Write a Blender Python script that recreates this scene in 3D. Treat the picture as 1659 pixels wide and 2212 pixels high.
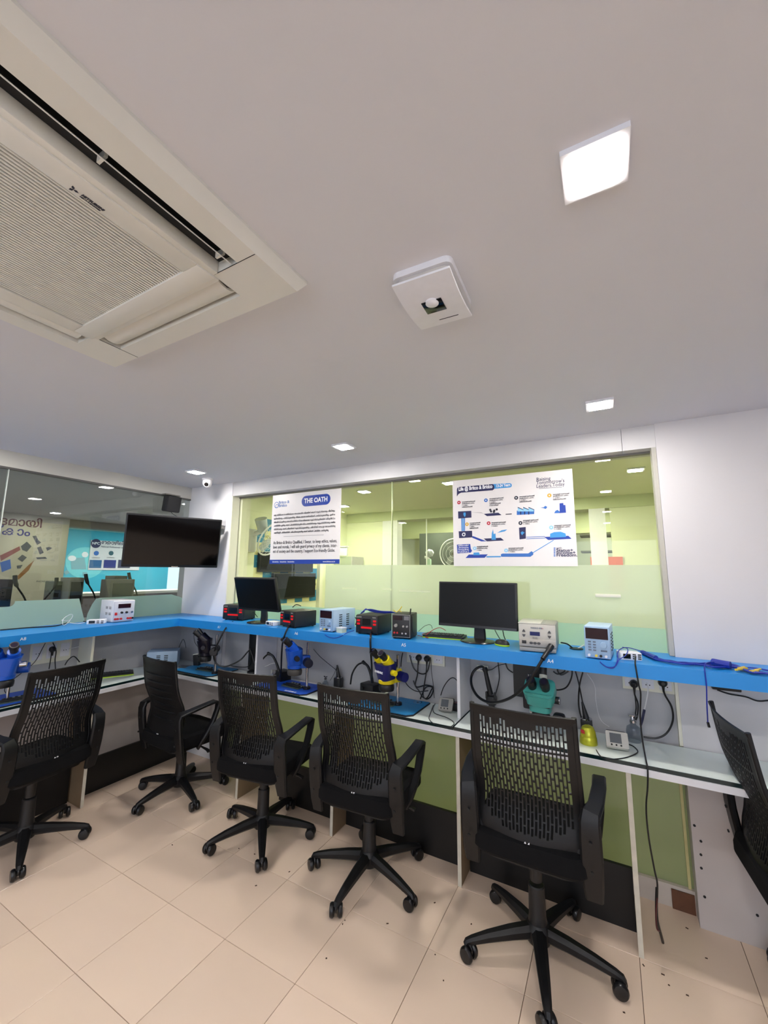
import bpy, bmesh, math, random
from mathutils import Vector, Matrix
random.seed(7)
for o in list(bpy.data.objects): bpy.data.objects.remove(o)
SC = bpy.context.scene
COL = SC.collection
# ------------------------------------------------------------------ camera
F, YAW, PITCH, ROLL = 874.68, math.radians(28.814), math.radians(8.341), math.radians(0.4985)
CAM = Vector((3.6606, -2.6, 1.6258))
FWD = Vector((-math.sin(YAW)*math.cos(PITCH), math.cos(YAW)*math.cos(PITCH), math.sin(PITCH)))
_r = Vector((math.cos(YAW), math.sin(YAW), 0)); _u = _r.cross(FWD)
RGT = math.cos(ROLL)*_r + math.sin(ROLL)*_u; UPV = -math.sin(ROLL)*_r + math.cos(ROLL)*_u
cd = bpy.data.cameras.new('camera'); cam = bpy.data.objects.new('camera', cd); COL.objects.link(cam)
cd.sensor_fit = 'HORIZONTAL'; cd.sensor_width = 36; cd.lens = F/1659*36; cd.clip_start = .02; cd.clip_end = 100
rm = Matrix((RGT, UPV, -FWD)).transposed().to_4x4(); rm.translation = CAM
cam.matrix_world = rm
SC.camera = cam
# ------------------------------------------------------------------ world, exposure
w = bpy.data.worlds.new('world'); SC.world = w; w.use_nodes = True
w.node_tree.nodes['Background'].inputs[0].default_value = (.75, .86, 1, 1)
w.node_tree.nodes['Background'].inputs[1].default_value = .5
vs = SC.view_settings; vs.view_transform = 'Standard'; vs.look = 'None'; vs.gamma = 1; vs.use_curve_mapping = False
vs.exposure = 2.7
SC.cycles.max_bounces = 10; SC.cycles.diffuse_bounces = 6; SC.cycles.transparent_max_bounces = 24
SC.cycles.sample_clamp_indirect = 4
LAMP = 54.0        # radiance of the ceiling panels of this room
LAMP_GREEN = 92.0  # of the room behind the long window
LAMP_FAR = 60.0    # of the rooms behind the left window

# ------------------------------------------------------------------ pixel of the photograph -> point on a plane
def ray(x, y): return FWD + (x-829.5)/F*RGT - (y-1106)/F*UPV
def onz(x, y, z): d = ray(x, y); return CAM + d*((z-CAM.z)/d.z)
def ony(x, y, Y): d = ray(x, y); return CAM + d*((Y-CAM.y)/d.y)
def onx(x, y, X): d = ray(x, y); return CAM + d*((X-CAM.x)/d.x)
# ------------------------------------------------------------------ materials
def lin(c):
    c = c/255.0
    return c/12.92 if c <= .04045 else ((c+.055)/1.055)**2.4
def rgb(c): return (lin(c[0]), lin(c[1]), lin(c[2]), 1)
MATS = {}
def mat(name, c, rough=.5, metal=0, var=.04, scale=30, bump=0, bscale=200, spec=.5, coat=0, objvar=0):
    if name in MATS: return MATS[name]
    m = bpy.data.materials.new(name); m.use_nodes = True; nt = m.node_tree; b = nt.nodes['Principled BSDF']
    N = nt.nodes; L = nt.links
    b.inputs['Roughness'].default_value = rough; b.inputs['Metallic'].default_value = metal
    b.inputs['Specular IOR Level'].default_value = spec
    if coat: b.inputs['Coat Weight'].default_value = coat; b.inputs['Coat Roughness'].default_value = .08
    tc = N.new('ShaderNodeTexCoord')
    nz = N.new('ShaderNodeTexNoise'); nz.inputs['Scale'].default_value = scale; nz.inputs['Detail'].default_value = 4
    L.new(tc.outputs['Object'], nz.inputs['Vector'])
    mx = N.new('ShaderNodeMix'); mx.data_type = 'RGBA'
    a = rgb(c); k = 1-var*2; k2 = 1+var
    mx.inputs['A'].default_value = (a[0]*k, a[1]*k, a[2]*k, 1); mx.inputs['B'].default_value = (min(1, a[0]*k2), min(1, a[1]*k2), min(1, a[2]*k2), 1)
    L.new(nz.outputs['Fac'], mx.inputs['Factor'])
    out = mx.outputs['Result']
    if objvar:
        oi = N.new('ShaderNodeObjectInfo'); mr = N.new('ShaderNodeMapRange'); mr.inputs['To Min'].default_value = 1-objvar; mr.inputs['To Max'].default_value = 1+objvar*.3
        L.new(oi.outputs['Random'], mr.inputs['Value'])
        vm = N.new('ShaderNodeVectorMath'); vm.operation = 'SCALE'; L.new(out, vm.inputs[0]); L.new(mr.outputs['Result'], vm.inputs['Scale']); out = vm.outputs['Vector']
    L.new(out, b.inputs['Base Color'])
    if bump:
        n2 = N.new('ShaderNodeTexNoise'); n2.inputs['Scale'].default_value = bscale; L.new(tc.outputs['Object'], n2.inputs['Vector'])
        bp = N.new('ShaderNodeBump'); bp.inputs['Strength'].default_value = bump; bp.inputs['Distance'].default_value = .002
        L.new(n2.outputs['Fac'], bp.inputs['Height']); L.new(bp.outputs['Normal'], b.inputs['Normal'])
    MATS[name] = m; return m
def emit(name, c, s):
    if name in MATS: return MATS[name]
    m = bpy.data.materials.new(name); m.use_nodes = True; nt = m.node_tree; nt.nodes.clear()
    e = nt.nodes.new('ShaderNodeEmission'); e.inputs[0].default_value = rgb(c); e.inputs[1].default_value = s
    o = nt.nodes.new('ShaderNodeOutputMaterial'); nt.links.new(e.outputs[0], o.inputs[0]); MATS[name] = m; return m
def glass(name, tint, frost=0.0, fcol=(200, 220, 200), ior=1.5, refl=1.0):
    """clear or frosted sheet: tinted transparency, a share of scattering film, and Fresnel reflection"""
    m = bpy.data.materials.new(name); m.use_nodes = True; nt = m.node_tree; nt.nodes.clear(); N = nt.nodes; L = nt.links
    tr = N.new('ShaderNodeBsdfTransparent'); tr.inputs[0].default_value = rgb(tint)
    last = tr.outputs[0]
    if frost:
        df = N.new('ShaderNodeBsdfDiffuse'); df.inputs[0].default_value = rgb(fcol)
        tl = N.new('ShaderNodeBsdfTranslucent'); tl.inputs[0].default_value = rgb(fcol)
        m1 = N.new('ShaderNodeMixShader'); m1.inputs[0].default_value = .62; L.new(df.outputs[0], m1.inputs[1]); L.new(tl.outputs[0], m1.inputs[2])
        m2 = N.new('ShaderNodeMixShader'); m2.inputs[0].default_value = frost; L.new(last, m2.inputs[1]); L.new(m1.outputs[0], m2.inputs[2]); last = m2.outputs[0]
    gl = N.new('ShaderNodeBsdfGlossy'); gl.inputs['Roughness'].default_value = .0 if not frost else .06
    fr = N.new('ShaderNodeFresnel'); fr.inputs[0].default_value = ior
    ml = N.new('ShaderNodeMath'); ml.operation = 'MULTIPLY'; ml.inputs[1].default_value = refl; L.new(fr.outputs[0], ml.inputs[0])
    ge = N.new('ShaderNodeNewGeometry'); sb = N.new('ShaderNodeMath'); sb.operation = 'SUBTRACT'; sb.inputs[0].default_value = 1; L.new(ge.outputs['Backfacing'], sb.inputs[1])
    m5 = N.new('ShaderNodeMath'); m5.operation = 'MULTIPLY'; L.new(ml.outputs[0], m5.inputs[0]); L.new(sb.outputs[0], m5.inputs[1]); ml = m5
    mx = N.new('ShaderNodeMixShader'); L.new(ml.outputs[0], mx.inputs[0]); L.new(last, mx.inputs[1]); L.new(gl.outputs[0], mx.inputs[2])
    o = N.new('ShaderNodeOutputMaterial'); L.new(mx.outputs[0], o.inputs[0]); MATS[name] = m; return m

M_ceil = mat('ceiling paint', (212, 212, 216), .8, var=.01, scale=3)
M_wall = mat('white wall paint', (226, 225, 227), .65, var=.02, scale=4, bump=.1, bscale=60)
M_cream = mat('cream paint', (226, 224, 206), .6, var=.02, scale=5)
M_beam = mat('beam paint', (205, 204, 204), .65, var=.05, scale=6)
M_greywall = mat('scuffed grey laminate', (176, 176, 178), .6, var=.07, scale=7)
M_lowwall = mat('low wall board', (190, 182, 178), .6, var=.05, scale=5)
M_tile = mat('glazed beige tile', (226, 203, 181), .22, var=.03, scale=2.2, objvar=.05)
M_grout = mat('dark grout', (92, 68, 52), .9)
M_blue = mat('sky blue laminate', (28, 134, 212), .35, var=.03, scale=12)
M_desk = mat('white laminate', (216, 216, 220), .5, var=.04, scale=14)
M_deskglass = mat('white glass desk top', (236, 246, 238), .08, var=.07, scale=5, coat=.6)
M_deskedge = mat('dark glass edge', (8, 32, 34), .15)
M_panelside = mat('brown veneer side', (140, 118, 92), .6, var=.08, scale=20)
M_paneledge = mat('pale panel edge', (206, 200, 184), .6, var=.1, scale=25)
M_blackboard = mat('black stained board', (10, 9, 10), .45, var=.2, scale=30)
M_blk = mat('black plastic', (20, 20, 22), .42, var=.1, scale=60, bump=.15, bscale=500)
M_chair = mat('black chair plastic', (15, 15, 17), .42, spec=.35, var=.1, scale=40, bump=.2, bscale=600)
M_fab = mat('black seat fabric', (13, 13, 15), .95, var=.2, scale=200, bump=.4, bscale=900, spec=.2)
M_wheel = mat('black caster rubber', (14, 14, 16), .3)
M_white = mat('white plastic', (226, 226, 230), .4)
M_ac = mat('air conditioner plastic', (220, 219, 210), .42, var=.01)
M_dark = mat('dark cavity', (16, 18, 20), .7)
M_chrome = mat('chrome', (200, 200, 205), .14, metal=1)
M_screen = mat('glossy black screen', (6, 6, 8), .12, var=.0)
M_gscreen = mat('matt black screen', (5, 5, 6), .3, var=.0, spec=.25)
M_red = emit('lit red key', (240, 40, 48), .13)
M_redprint = mat('red plastic', (190, 30, 36), .4)
M_greycase = mat('grey enamel case', (190, 188, 180), .4)
M_greydk = mat('grey enamel base', (150, 148, 142), .45)
M_lblue = mat('pale blue case', (176, 202, 226), .4)
M_lblue2 = mat('pale blue panel', (150, 180, 210), .45)
M_lcd = mat('dark red display', (38, 12, 20), .1)
M_navylcd = mat('navy display', (18, 30, 90), .15)
M_matblue = mat('bright blue silicone', (20, 82, 196), .45, var=.06)
M_matteal = mat('teal blue silicone', (30, 122, 178), .45, var=.08)
M_pcb = mat('dark green circuit board', (28, 48, 44), .4, var=.5, scale=90)
M_mblue = mat('blue microscope enamel', (24, 84, 190), .3)
M_mnavy = mat('navy microscope enamel', (22, 24, 96), .35)
M_myel = mat('yellow microscope enamel', (226, 206, 20), .32)
M_mteal = mat('teal microscope enamel', (70, 158, 150), .32)
M_mblk = mat('black microscope enamel', (16, 14, 28), .3)
M_cable = mat('black cable rubber', (12, 12, 14), .35)
M_cwhite = mat('white cable', (214, 214, 214), .4)
M_cblue = mat('blue cable', (24, 44, 150), .4)
M_cred = mat('red cable', (170, 24, 40), .4)
M_yel = mat('yellow tip', (214, 186, 60), .4)
M_lime = mat('lime green plastic', (176, 214, 40), .4)
M_brass = mat('yellow green metal', (190, 190, 50), .25, metal=.5)
M_paper = mat('poster board', (230, 226, 224), .35, var=.01)
M_pnavy = mat('navy print', (30, 30, 80), .4)
M_pblue = mat('royal blue print', (18, 60, 160), .4)
M_psky = mat('sky blue print', (60, 150, 215), .4)
M_pmid = mat('mid blue print', (50, 110, 190), .4)
M_pgrey = mat('dark print', (44, 44, 56), .5)
M_plight = mat('pale blue print', (150, 205, 235), .4)
M_pred = mat('red print', (190, 40, 60), .4)
M_pgold = mat('gold print', (214, 170, 60), .4)
M_pwhite = mat('white print', (245, 245, 248), .4)
M_lime_wall = mat('pale green paint', (222, 225, 196), .6, var=.02, scale=3)
M_lime_dk = mat('green paint', (196, 202, 164), .6, var=.02, scale=3)
M_teal_wall = mat('turquoise paint', (70, 190, 214), .6, var=.03, scale=2)
M_farcream = mat('banner vinyl', (206, 200, 170), .45, var=.03, scale=3)
M_brownpatch = mat('brown plywood', (104, 66, 44), .7, var=.2, scale=25)
M_clear = glass('clear window glass', (244, 248, 240), refl=1.5)
M_clearL = glass('smoky window glass', (224, 226, 222), refl=1.9)
M_frost = glass('frosted film', (232, 236, 222), .66, (222, 228, 212))
M_mint = glass('mint frosted film', (200, 226, 212), .93, (206, 228, 216), refl=.8)
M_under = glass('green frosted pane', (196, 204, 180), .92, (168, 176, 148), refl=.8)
M_bottle = glass('bottle glass', (215, 220, 225), .12, (200, 205, 210), refl=1.2)

# ------------------------------------------------------------------ mesh building
class MB:
    def __init__(s): s.bm = bmesh.new(); s.xf = Matrix.Identity(4)
    def _v(s, p): return s.bm.verts.new(s.xf @ Vector(p))
    def box(s, c, d, rot=None, bev=0, seg=2):
        m = Matrix.Translation(Vector(c))
        if rot is not None: m = m @ (rot if isinstance(rot, Matrix) else Matrix.Rotation(rot, 4, 'Z'))
        m = s.xf @ m @ Matrix.Diagonal((d[0], d[1], d[2], 1))
        r = bmesh.ops.create_cube(s.bm, size=1, matrix=m)
        if bev:
            es = list({e for v in r['verts'] for e in v.link_edges})
            bmesh.ops.bevel(s.bm, geom=es, offset=bev, segments=seg, profile=.5, affect='EDGES')
        return s
    def bb(s, a, b, bev=0):
        a = Vector(a); b = Vector(b)
        return s.box((a+b)/2, (abs(b.x-a.x), abs(b.y-a.y), abs(b.z-a.z)), bev=bev)
    def cyl(s, p0, p1, r0, r1=None, n=20, caps=True):
        r1 = r0 if r1 is None else r1
        p0 = Vector(p0); p1 = Vector(p1); d = p1-p0; q = d.to_track_quat('Z', 'Y')
        A = []; B = []
        for i in range(n):
            a = 2*math.pi*i/n; e = Vector((math.cos(a), math.sin(a), 0))
            A.append(s._v(p0+q@(e*r0))); B.append(s._v(p1+q@(e*r1)))
        for i in range(n): s.bm.faces.new((A[i], A[(i+1) % n], B[(i+1) % n], B[i]))
        if caps:
            s.bm.faces.new(A[::-1]); s.bm.faces.new(B)
        return s
    def sweep(s, pts, secs, up=(1, 0, 0), closed=False):
        """rectangular section (width along up, thickness across) along pts"""
        up = Vector(up).normalized(); rings = []; n = len(pts); P = [Vector(p) for p in pts]
        for i in range(n):
            t = (P[(i+1) % n if closed else min(i+1, n-1)]-P[(i-1) % n if closed else max(i-1, 0)]).normalized()
            side = t.cross(up).normalized(); wv = up-t*up.dot(t); wv.normalize()
            w_, h_ = secs[i] if isinstance(secs, list) else secs
            r = min(w_, h_)*.28; ring = []
            for (a, b) in ((-w_/2+r, -h_/2), (w_/2-r, -h_/2), (w_/2, -h_/2+r), (w_/2, h_/2-r), (w_/2-r, h_/2), (-w_/2+r, h_/2), (-w_/2, h_/2-r), (-w_/2, -h_/2+r)):
                ring.append(s._v(P[i]+wv*a+side*b))
            rings.append(ring)
        k = 8
        for i in range(n if closed else n-1):
            A = rings[i]; B = rings[(i+1) % n]
            for j in range(k): s.bm.faces.new((A[j], A[(j+1) % k], B[(j+1) % k], B[j]))
        if not closed:
            s.bm.faces.new(rings[0][::-1]); s.bm.faces.new(rings[-1])
        return s
    def tube(s, pts, r, n=8, smooth=4):
        P = [Vector(p) for p in pts]
        if smooth > 1 and len(P) > 2:
            Q = []
            for i in range(len(P)-1):
                p0 = P[max(i-1, 0)]; p1 = P[i]; p2 = P[i+1]; p3 = P[min(i+2, len(P)-1)]
                for k in range(smooth):
                    t = k/smooth
                    Q.append(.5*((2*p1)+(p2-p0)*t+(2*p0-5*p1+4*p2-p3)*t*t+(3*p1-p0-3*p2+p3)*t**3))
            Q.append(P[-1]); P = Q
        rings = []; nrm = None; m = len(P)
        for i in range(m):
            t = (P[min(i+1, m-1)]-P[max(i-1, 0)])
            if t.length < 1e-9: t = Vector((0, 0, 1))
            t.normalize()
            if nrm is None: nrm = t.orthogonal().normalized()
            else:
                nrm = nrm-t*nrm.dot(t); nrm = nrm.normalized() if nrm.length > 1e-6 else t.orthogonal().normalized()
            bi = t.cross(nrm)
            rr = r(i/(m-1)) if callable(r) else r
            rings.append([s._v(P[i]+(nrm*math.cos(2*math.pi*j/n)+bi*math.sin(2*math.pi*j/n))*rr) for j in range(n)])
        for i in range(m-1):
            for j in range(n): s.bm.faces.new((rings[i][j], rings[i][(j+1) % n], rings[i+1][(j+1) % n], rings[i+1][j]))
        s.bm.faces.new(rings[0][::-1]); s.bm.faces.new(rings[-1]); return s
    def prism(s, poly, h, m=None):
        """2-D outline in local xy, extruded 0..h along local z, through matrix m"""
        m = m or Matrix.Identity(4)
        A = [s._v(m@Vector((x, y, 0))) for x, y in poly]; B = [s._v(m@Vector((x, y, h))) for x, y in poly]; n = len(poly)
        s.bm.faces.new(A[::-1]); s.bm.faces.new(B)
        for i in range(n): s.bm.faces.new((A[i], A[(i+1) % n], B[(i+1) % n], B[i]))
        return s
    def lathe(s, prof, n=24, m=None):
        m = m or Matrix.Identity(4); R = []
        for r, z in prof: R.append([s._v(m@Vector((max(r, 1e-4)*math.cos(2*math.pi*j/n), max(r, 1e-4)*math.sin(2*math.pi*j/n), z))) for j in range(n)])
        for i in range(len(prof)-1):
            for j in range(n): s.bm.faces.new((R[i][j], R[i][(j+1) % n], R[i+1][(j+1) % n], R[i+1][j]))
        s.bm.faces.new(R[0][::-1]); s.bm.faces.new(R[-1]); return s
    def build(s, name, m, parent=None, smooth=True):
        bm = s.bm; bmesh.ops.recalc_face_normals(bm, faces=bm.faces)
        me = bpy.data.meshes.new(name); bm.to_mesh(me); bm.free()
        me.materials.append(m)
        if smooth:
            me.polygons.foreach_set('use_smooth', [True]*len(me.polygons))
            me.set_sharp_from_angle(angle=math.radians(34))
        o = bpy.data.objects.new(name, me); COL.objects.link(o)
        if parent: o.parent = parent
        return o
def tag(o, label, cat, group=None, kind=None):
    if label: o['label'] = label
    if cat: o['category'] = cat
    if group: o['group'] = group
    if kind: o['kind'] = kind
    return o
def thing(name, label, cat, loc=(0, 0, 0), rz=0, group=None):
    o = bpy.data.objects.new(name, None); COL.objects.link(o); o.empty_display_size = .05
    o.location = loc; o.rotation_euler = (0, 0, rz); return tag(o, label, cat, group)
def structure(name, mb, m, parent=None, smooth=False):
    o = mb.build(name, m, parent, smooth)
    if not parent: o['kind'] = 'structure'
    return o
def RM(rx=0, ry=0, rz=0): return (Matrix.Rotation(rz, 4, 'Z') @ Matrix.Rotation(ry, 4, 'Y') @ Matrix.Rotation(rx, 4, 'X'))
TEXTS = []; FIT = []
def text(name, body, size, loc, rot, m, parent=None, align='LEFT', bold=0.0, shear=0, xs=1):
    """flat lettering; turned into a mesh at the end of the script"""
    cu = bpy.data.curves.new(name, 'FONT'); cu.body = body; cu.size = size; cu.align_x = align; cu.align_y = 'CENTER'
    cu.extrude = .0004; cu.offset = bold; cu.shear = shear; cu.resolution_u = 3
    o = bpy.data.objects.new('tmp_text', cu); COL.objects.link(o)
    o.location = loc; o.rotation_euler = rot; o.scale = (xs, 1, 1)
    if parent: o.parent = parent
    TEXTS.append((o, name, m, parent)); return o
def flush_texts():
    bpy.context.view_layer.update(); dg = bpy.context.evaluated_depsgraph_get(); out = []
    for o, name, m, parent in TEXTS:
        me = bpy.data.meshes.new_from_object(o.evaluated_get(dg)); out.append(me)
    for (o, name, m, parent), me in zip(TEXTS, out):
        me.name = name; me.materials.clear(); me.materials.append(m)
        n = bpy.data.objects.new(name, me); COL.objects.link(n); n.location = o.location; n.rotation_euler = o.rotation_euler; n.scale = o.scale
        if parent: n.parent = parent
        cu = o.data; bpy.data.objects.remove(o); bpy.data.curves.remove(cu)
def rrect(w, h, r, n=4):
    P = []
    for cx, cy, a0 in ((w/2-r, h/2-r, 0), (-w/2+r, h/2-r, 90), (-w/2+r, -h/2+r, 180), (w/2-r, -h/2+r, 270)):
        for i in range(n+1):
            a = math.radians(a0+90*i/n); P.append((cx+r*math.cos(a), cy+r*math.sin(a)))
    return P
FRONT = (math.pi/2, 0, 0)            # lettering that faces -y
EAST = (math.pi/2, 0, math.pi/2)     # lettering that faces +x

ZC, ZH, ZHL, ZS, ZSB, ZD, G = 2.446, 2.316, 2.332, 1.208, 1.145, .736, .09
ZT = ZD+.046     # top of the glass on the desk
XD, XS, YD, YS = .397, .385, -.334, -.300
XR = 3.932
# ================================================================== SETTING
f = MB().bb((-9, -6, -.12), (8, 6, -.004)); floor = structure('floor', f, M_grout)
T = .40304
full = MB().box((0, 0, -.003), (T-.0022, T-.0022, .006), bev=.0009, seg=1).build('tile', M_tile, floor, False)
fm = full.data; first = True
for i in range(-5, 12):
    for j in range(-9, 5):
        x = 1.6586+(i+.5)*T; y = -1.5306+(j+.5)*T
        if y < -4.4: continue
        if x < -.15 or x > 6.2: continue
        if first: o = full; first = False
        else: o = full.copy(); COL.objects.link(o)
        o.location = (x, y, 0)
structure('ceiling', MB().bb((-.1, -6, ZC), (8, .1, ZC+.1)), M_ceil)
# walls behind and beside the camera, so that the light of the room is closed in
structure('wall_front', MB().bb((-.1, -5.6, 0), (7.6, -5.5, ZC)), M_wall)
structure('wall_east', MB().bb((7.5, -5.6, 0), (7.6, .1, ZC)), M_wall)
structure('fill_light_pane', MB().bb((1.2, -5.499, .95), (6.2, -5.49, 2.2)), emit('added fill glow', (225, 236, 255), .55))  # added glowing pane, unseen behind the camera, brightens ceiling and walls
structure('wall_right', MB().bb((XR, -.006, 0), (7.6, .22, ZC)), mat('light grey wall paint', (206, 204, 205), .7, var=.03, scale=3, bump=.1, bscale=60))
structure('wall_corner', MB().bb((-.1, 0, 0), (.596, .2, ZC)), M_wall)
structure('trim_1', MB().bb((.5965, .001, ZS+.002), (.606, G-.004, ZH)).bb((.596, G+.008, 0), (.63, .2, ZC)), M_cream)
structure('trim_2', MB().bb((XR-.022, .004, ZS+.002), (XR-.001, G-.004, ZH)), mat('grey jamb', (176, 174, 164), .6))
# beam over the long window with a joint near its right end
structure('trim_3', MB().bb((.596, .008, ZH), (XR-.16, .2, ZC)).bb((XR-.158, .008, ZH), (XR, .2, ZC)), M_beam)
structure('trim_4', MB().bb((.606, G-.012, ZH-.012), (XR-.02, G+.02, ZH)), mat('grey window channel', (120, 118, 112), .5))
# left wall: low wall, beam, window
structure('wall_left', MB().bb((-.12, -5.5, 0), (0, 0, ZS-.03)), M_lowwall)
structure('trim_5', MB().bb((-.12, -5.5, ZHL), (0, 0, ZC)), mat('left beam paint', (196, 194, 186), .65, var=.04, scale=5))
structure('trim_6', MB().bb((-.03, -5.5, ZHL-.014), (-.002, 0, ZHL)), mat('dark window channel', (86, 84, 82), .5))
win1 = bpy.data.objects.new('window_1', None); COL.objects.link(win1); win1['kind'] = 'structure'
MB().bb((-.026, -5.45, ZS-.03), (-.016, -1.433, ZHL-.01)).build('glass_pane', M_clearL, win1, False)
MB().bb((-.026, -1.428, ZS-.03), (-.016, -.002, ZHL-.01)).build('glass_pane', M_clearL, win1, False)
MB().bb((-.0275, -1.4335, ZS), (-.0145, -1.4275, ZHL-.01)).build('glass_joint', mat('polished glass edge', (190, 196, 190), .2), win1, False)
def sheet_x(pts, name='mint_film'):
    m = Matrix(((0, 0, 1, 0), (1, 0, 0, 0), (0, 1, 0, 0), (0, 0, 0, 1)))
    mb = MB(); mb.xf = Matrix.Translation((-.0155, 0, 0)); mb.prism(pts, .0012, m); return mb.build(name, M_mint, win1, False)
cv = [(-1.325+.03*math.sin(a), 1.36+.033*(1-math.cos(a))) for a in [math.pi/2*k/5 for k in range(6)]]
sheet_x([(-.835, ZS-.01), (-.868, 1.30), (-.897, 1.393), (-1.295, 1.396)]+cv[::-1]+[(-2.5, 1.355), (-2.5, ZS-.01)])
sheet_x([(-.003, ZS-.01), (-.003, 1.35), (-.02, 1.36), (-.12, 1.391), (-.74, 1.391), (-.775, 1.385), (-.80, 1.34), (-.825, 1.27), (-.834, ZS-.01)])
# long window
win2 = bpy.data.objects.new('window_2', None); COL.objects.link(win2); win2['kind'] = 'structure'
XJ = ony(846, 1200, G).x
MB().bb((.606, G, ZS-.06), (XJ-.003, G+.01, ZH)).build('glass_pane', M_clear, win2, False)
MB().bb((XJ+.003, G, ZS-.06), (XR-.02, G+.01, ZH)).build('glass_pane', M_clear, win2, False)
MB().bb((XJ-.003, G-.002, ZS), (XJ+.003, G+.012, ZH-.012)).build('glass_joint', mat('pale glass edge', (206, 214, 170), .2), win2, False)
z1, z2, z3, z4 = [ony(1340, v, G).z for v in (1220.5, 1283, 1290.5, 1353)]
xf_ = ony(703, 1260, G).x
MB().bb((xf_, G-.0022, z4), (XR-.02, G-.001, z1)).build('frosted_film', M_frost, win2, False)
for (pa, pb, py_) in ((862, 930, 1276), (826, 846, 1273), (740, 770, 1271)):
    A_, B_ = ony(pa, py_, G), ony(pb, py_+.5, G); MB().bb((A_.x, G-.0032, A_.z-.006), (B_.x, G-.0023, A_.z+.006)).build('film_strip', mat('pale strip', (214, 222, 184), .4), win2, False)
MB().bb((.606, G-.0022, ZS-.05), (XR-.02, G-.001, z4)).build('mint_film', M_mint, win2, False)
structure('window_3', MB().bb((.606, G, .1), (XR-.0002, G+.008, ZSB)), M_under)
structure('trim_7', MB().bb((XR-.024, G-.012, .1), (XR-.012, G+.002, ZD)), mat('yellowed silicone', (206, 196, 140), .5))
structure('baseboard_back', MB().bb((.596, G-.02, 0), (XR, G+.03, .1)), mat('scuffed white board', (196, 186, 176), .6, var=.08, scale=8))
bp = ony(1461, 1935, G-.02)
tag(MB().bb((3.835, G-.028, .0), (XR-.004, G-.021, .085)).build('plywood_offcut', M_brownpatch, None, False), 'brown plywood offcut on the kerb under the desk end', 'board')
# grey boards between desk and shelf
structure('wall_back', MB().bb((.0125, -.006, ZT-.04), (.596, -.0005, ZSB)).bb((.5965, .03, ZT-.04), (XR-.0145, .06, ZSB)), M_greywall)
structure('trim_8', MB().bb((.0005, -.0, ZT-.04), (.012, -3.5, ZSB)), M_greywall)
structure('trim_9', MB().bb((XR-.014, .0, ZT), (XR, .03, ZSB)), M_cream)
wr = bpy.data.objects['wall_right']
for (px, py) in ((1500, 1783), (1514, 1817), (1514, 1846), (1515, 1875), (1522, 1937), (1636, 1977)):
    q = ony(px, py, -.009); MB().cyl((q.x, -.009, q.z), (q.x, -.0115, q.z), .0055, n=10).build('screw', M_dark, wr)
structure('trim_17', MB().bb((XR+.0005, -.009, 0), (7.4, -.0065, ZD)), M_lowwall)

# ================================================================== DESK AND SHELF
desk = thing('wall_desk', 'white laminate desk running along both walls with glass on top', 'desk', (1.2, -.15, 0))
desk_w = MB(); desk_w.xf = Matrix.Translation((-1.2, .15, 0))
desk_w.bb((0.012, YD, ZD), (7.4, -.007, ZD+.028)).bb((.6, -.0069, ZD), (XR-.015, .029, ZD+.028))
desk_w.build('desk_board', M_desk, desk, False)
b = MB(); b.xf = Matrix.Translation((-1.2, .15, 0)); b.bb((.012, -4.2, ZD), (XD, YD-.001, ZD+.028)); b.build('desk_board', M_desk, desk, False)
def slab(a, c, m1, m2):
    q = MB(); q.xf = Matrix.Translation((-1.2, .15, 0)); q.bb((a[0], a[1], ZD+.0285), (c[0], c[1], ZT-.0012)); q.build('glass_edge', m2, desk, False)
    q = MB(); q.xf = Matrix.Translation((-1.2, .15, 0)); q.bb((a[0]+.004, a[1]+.004, ZT-.0011), (c[0]-.004, c[1]-.002, ZT)); q.build('glass_top', m1, desk, False)
xs = onz(972, 1577, ZT).x
slab((XD-.008, YD+.006), (xs-.0015, -.008), M_deskglass, M_deskedge)
slab((xs+.0015, YD+.006), (7.3, -.010), M_deskglass, M_deskedge)
slab((.012, -4.1), (XD-.010, -.9), M_deskglass, M_deskedge); slab((.012, -.897), (XD-.010, -.008), M_deskglass, M_deskedge)
def support(x0, x1, y0, y1, z1, lab, name='support_panel'):
    o = MB().bb((x0-1.2, y0+.15, .0), (x1-1.2, y1+.15, z1)).build(name, M_panelside, desk, False)
    long_x = (x1-x0) > (y1-y0)
    if long_x: e = MB().bb((x1-1.2, y0+.15-.001, .0), (x1-1.2+.003, y1+.15+.001, z1))
    else: e = MB().bb((x0-1.2-.001, y0+.15-.003, .0), (x1-1.2+.001, y0+.15, z1))
    e2 = e.build('edge_band', M_paneledge, o, False)
for xx, yb in ((1.215, -.05), (2.052, -.1), (2.878, -.05), (3.682, -.07), (4.75, -.05), (5.9, -.05)):
    support(xx-.009, xx+.009, -.318, yb, ZD-.002, '')
support(.12, .385, -.93, -.912, ZD-.002, ''); support(.12, .385, -2.2, -2.18, ZD-.002, '')
# black boards under the desk
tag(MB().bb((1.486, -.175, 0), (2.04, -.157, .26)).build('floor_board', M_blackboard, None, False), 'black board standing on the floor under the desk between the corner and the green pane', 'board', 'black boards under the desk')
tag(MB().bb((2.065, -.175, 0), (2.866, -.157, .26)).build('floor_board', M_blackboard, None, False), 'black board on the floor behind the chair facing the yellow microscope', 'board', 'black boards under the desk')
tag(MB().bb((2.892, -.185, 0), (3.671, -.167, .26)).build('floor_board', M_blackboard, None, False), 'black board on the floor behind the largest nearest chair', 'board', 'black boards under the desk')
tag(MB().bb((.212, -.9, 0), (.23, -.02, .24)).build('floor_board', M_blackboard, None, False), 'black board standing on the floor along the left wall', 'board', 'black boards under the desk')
tag(MB().bb((.212, -2.2, 0), (.23, -.94, .24)).build('floor_board', M_blackboard, None, False), 'black board on the floor behind the leftmost chair', 'board', 'black boards under the desk')
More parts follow.
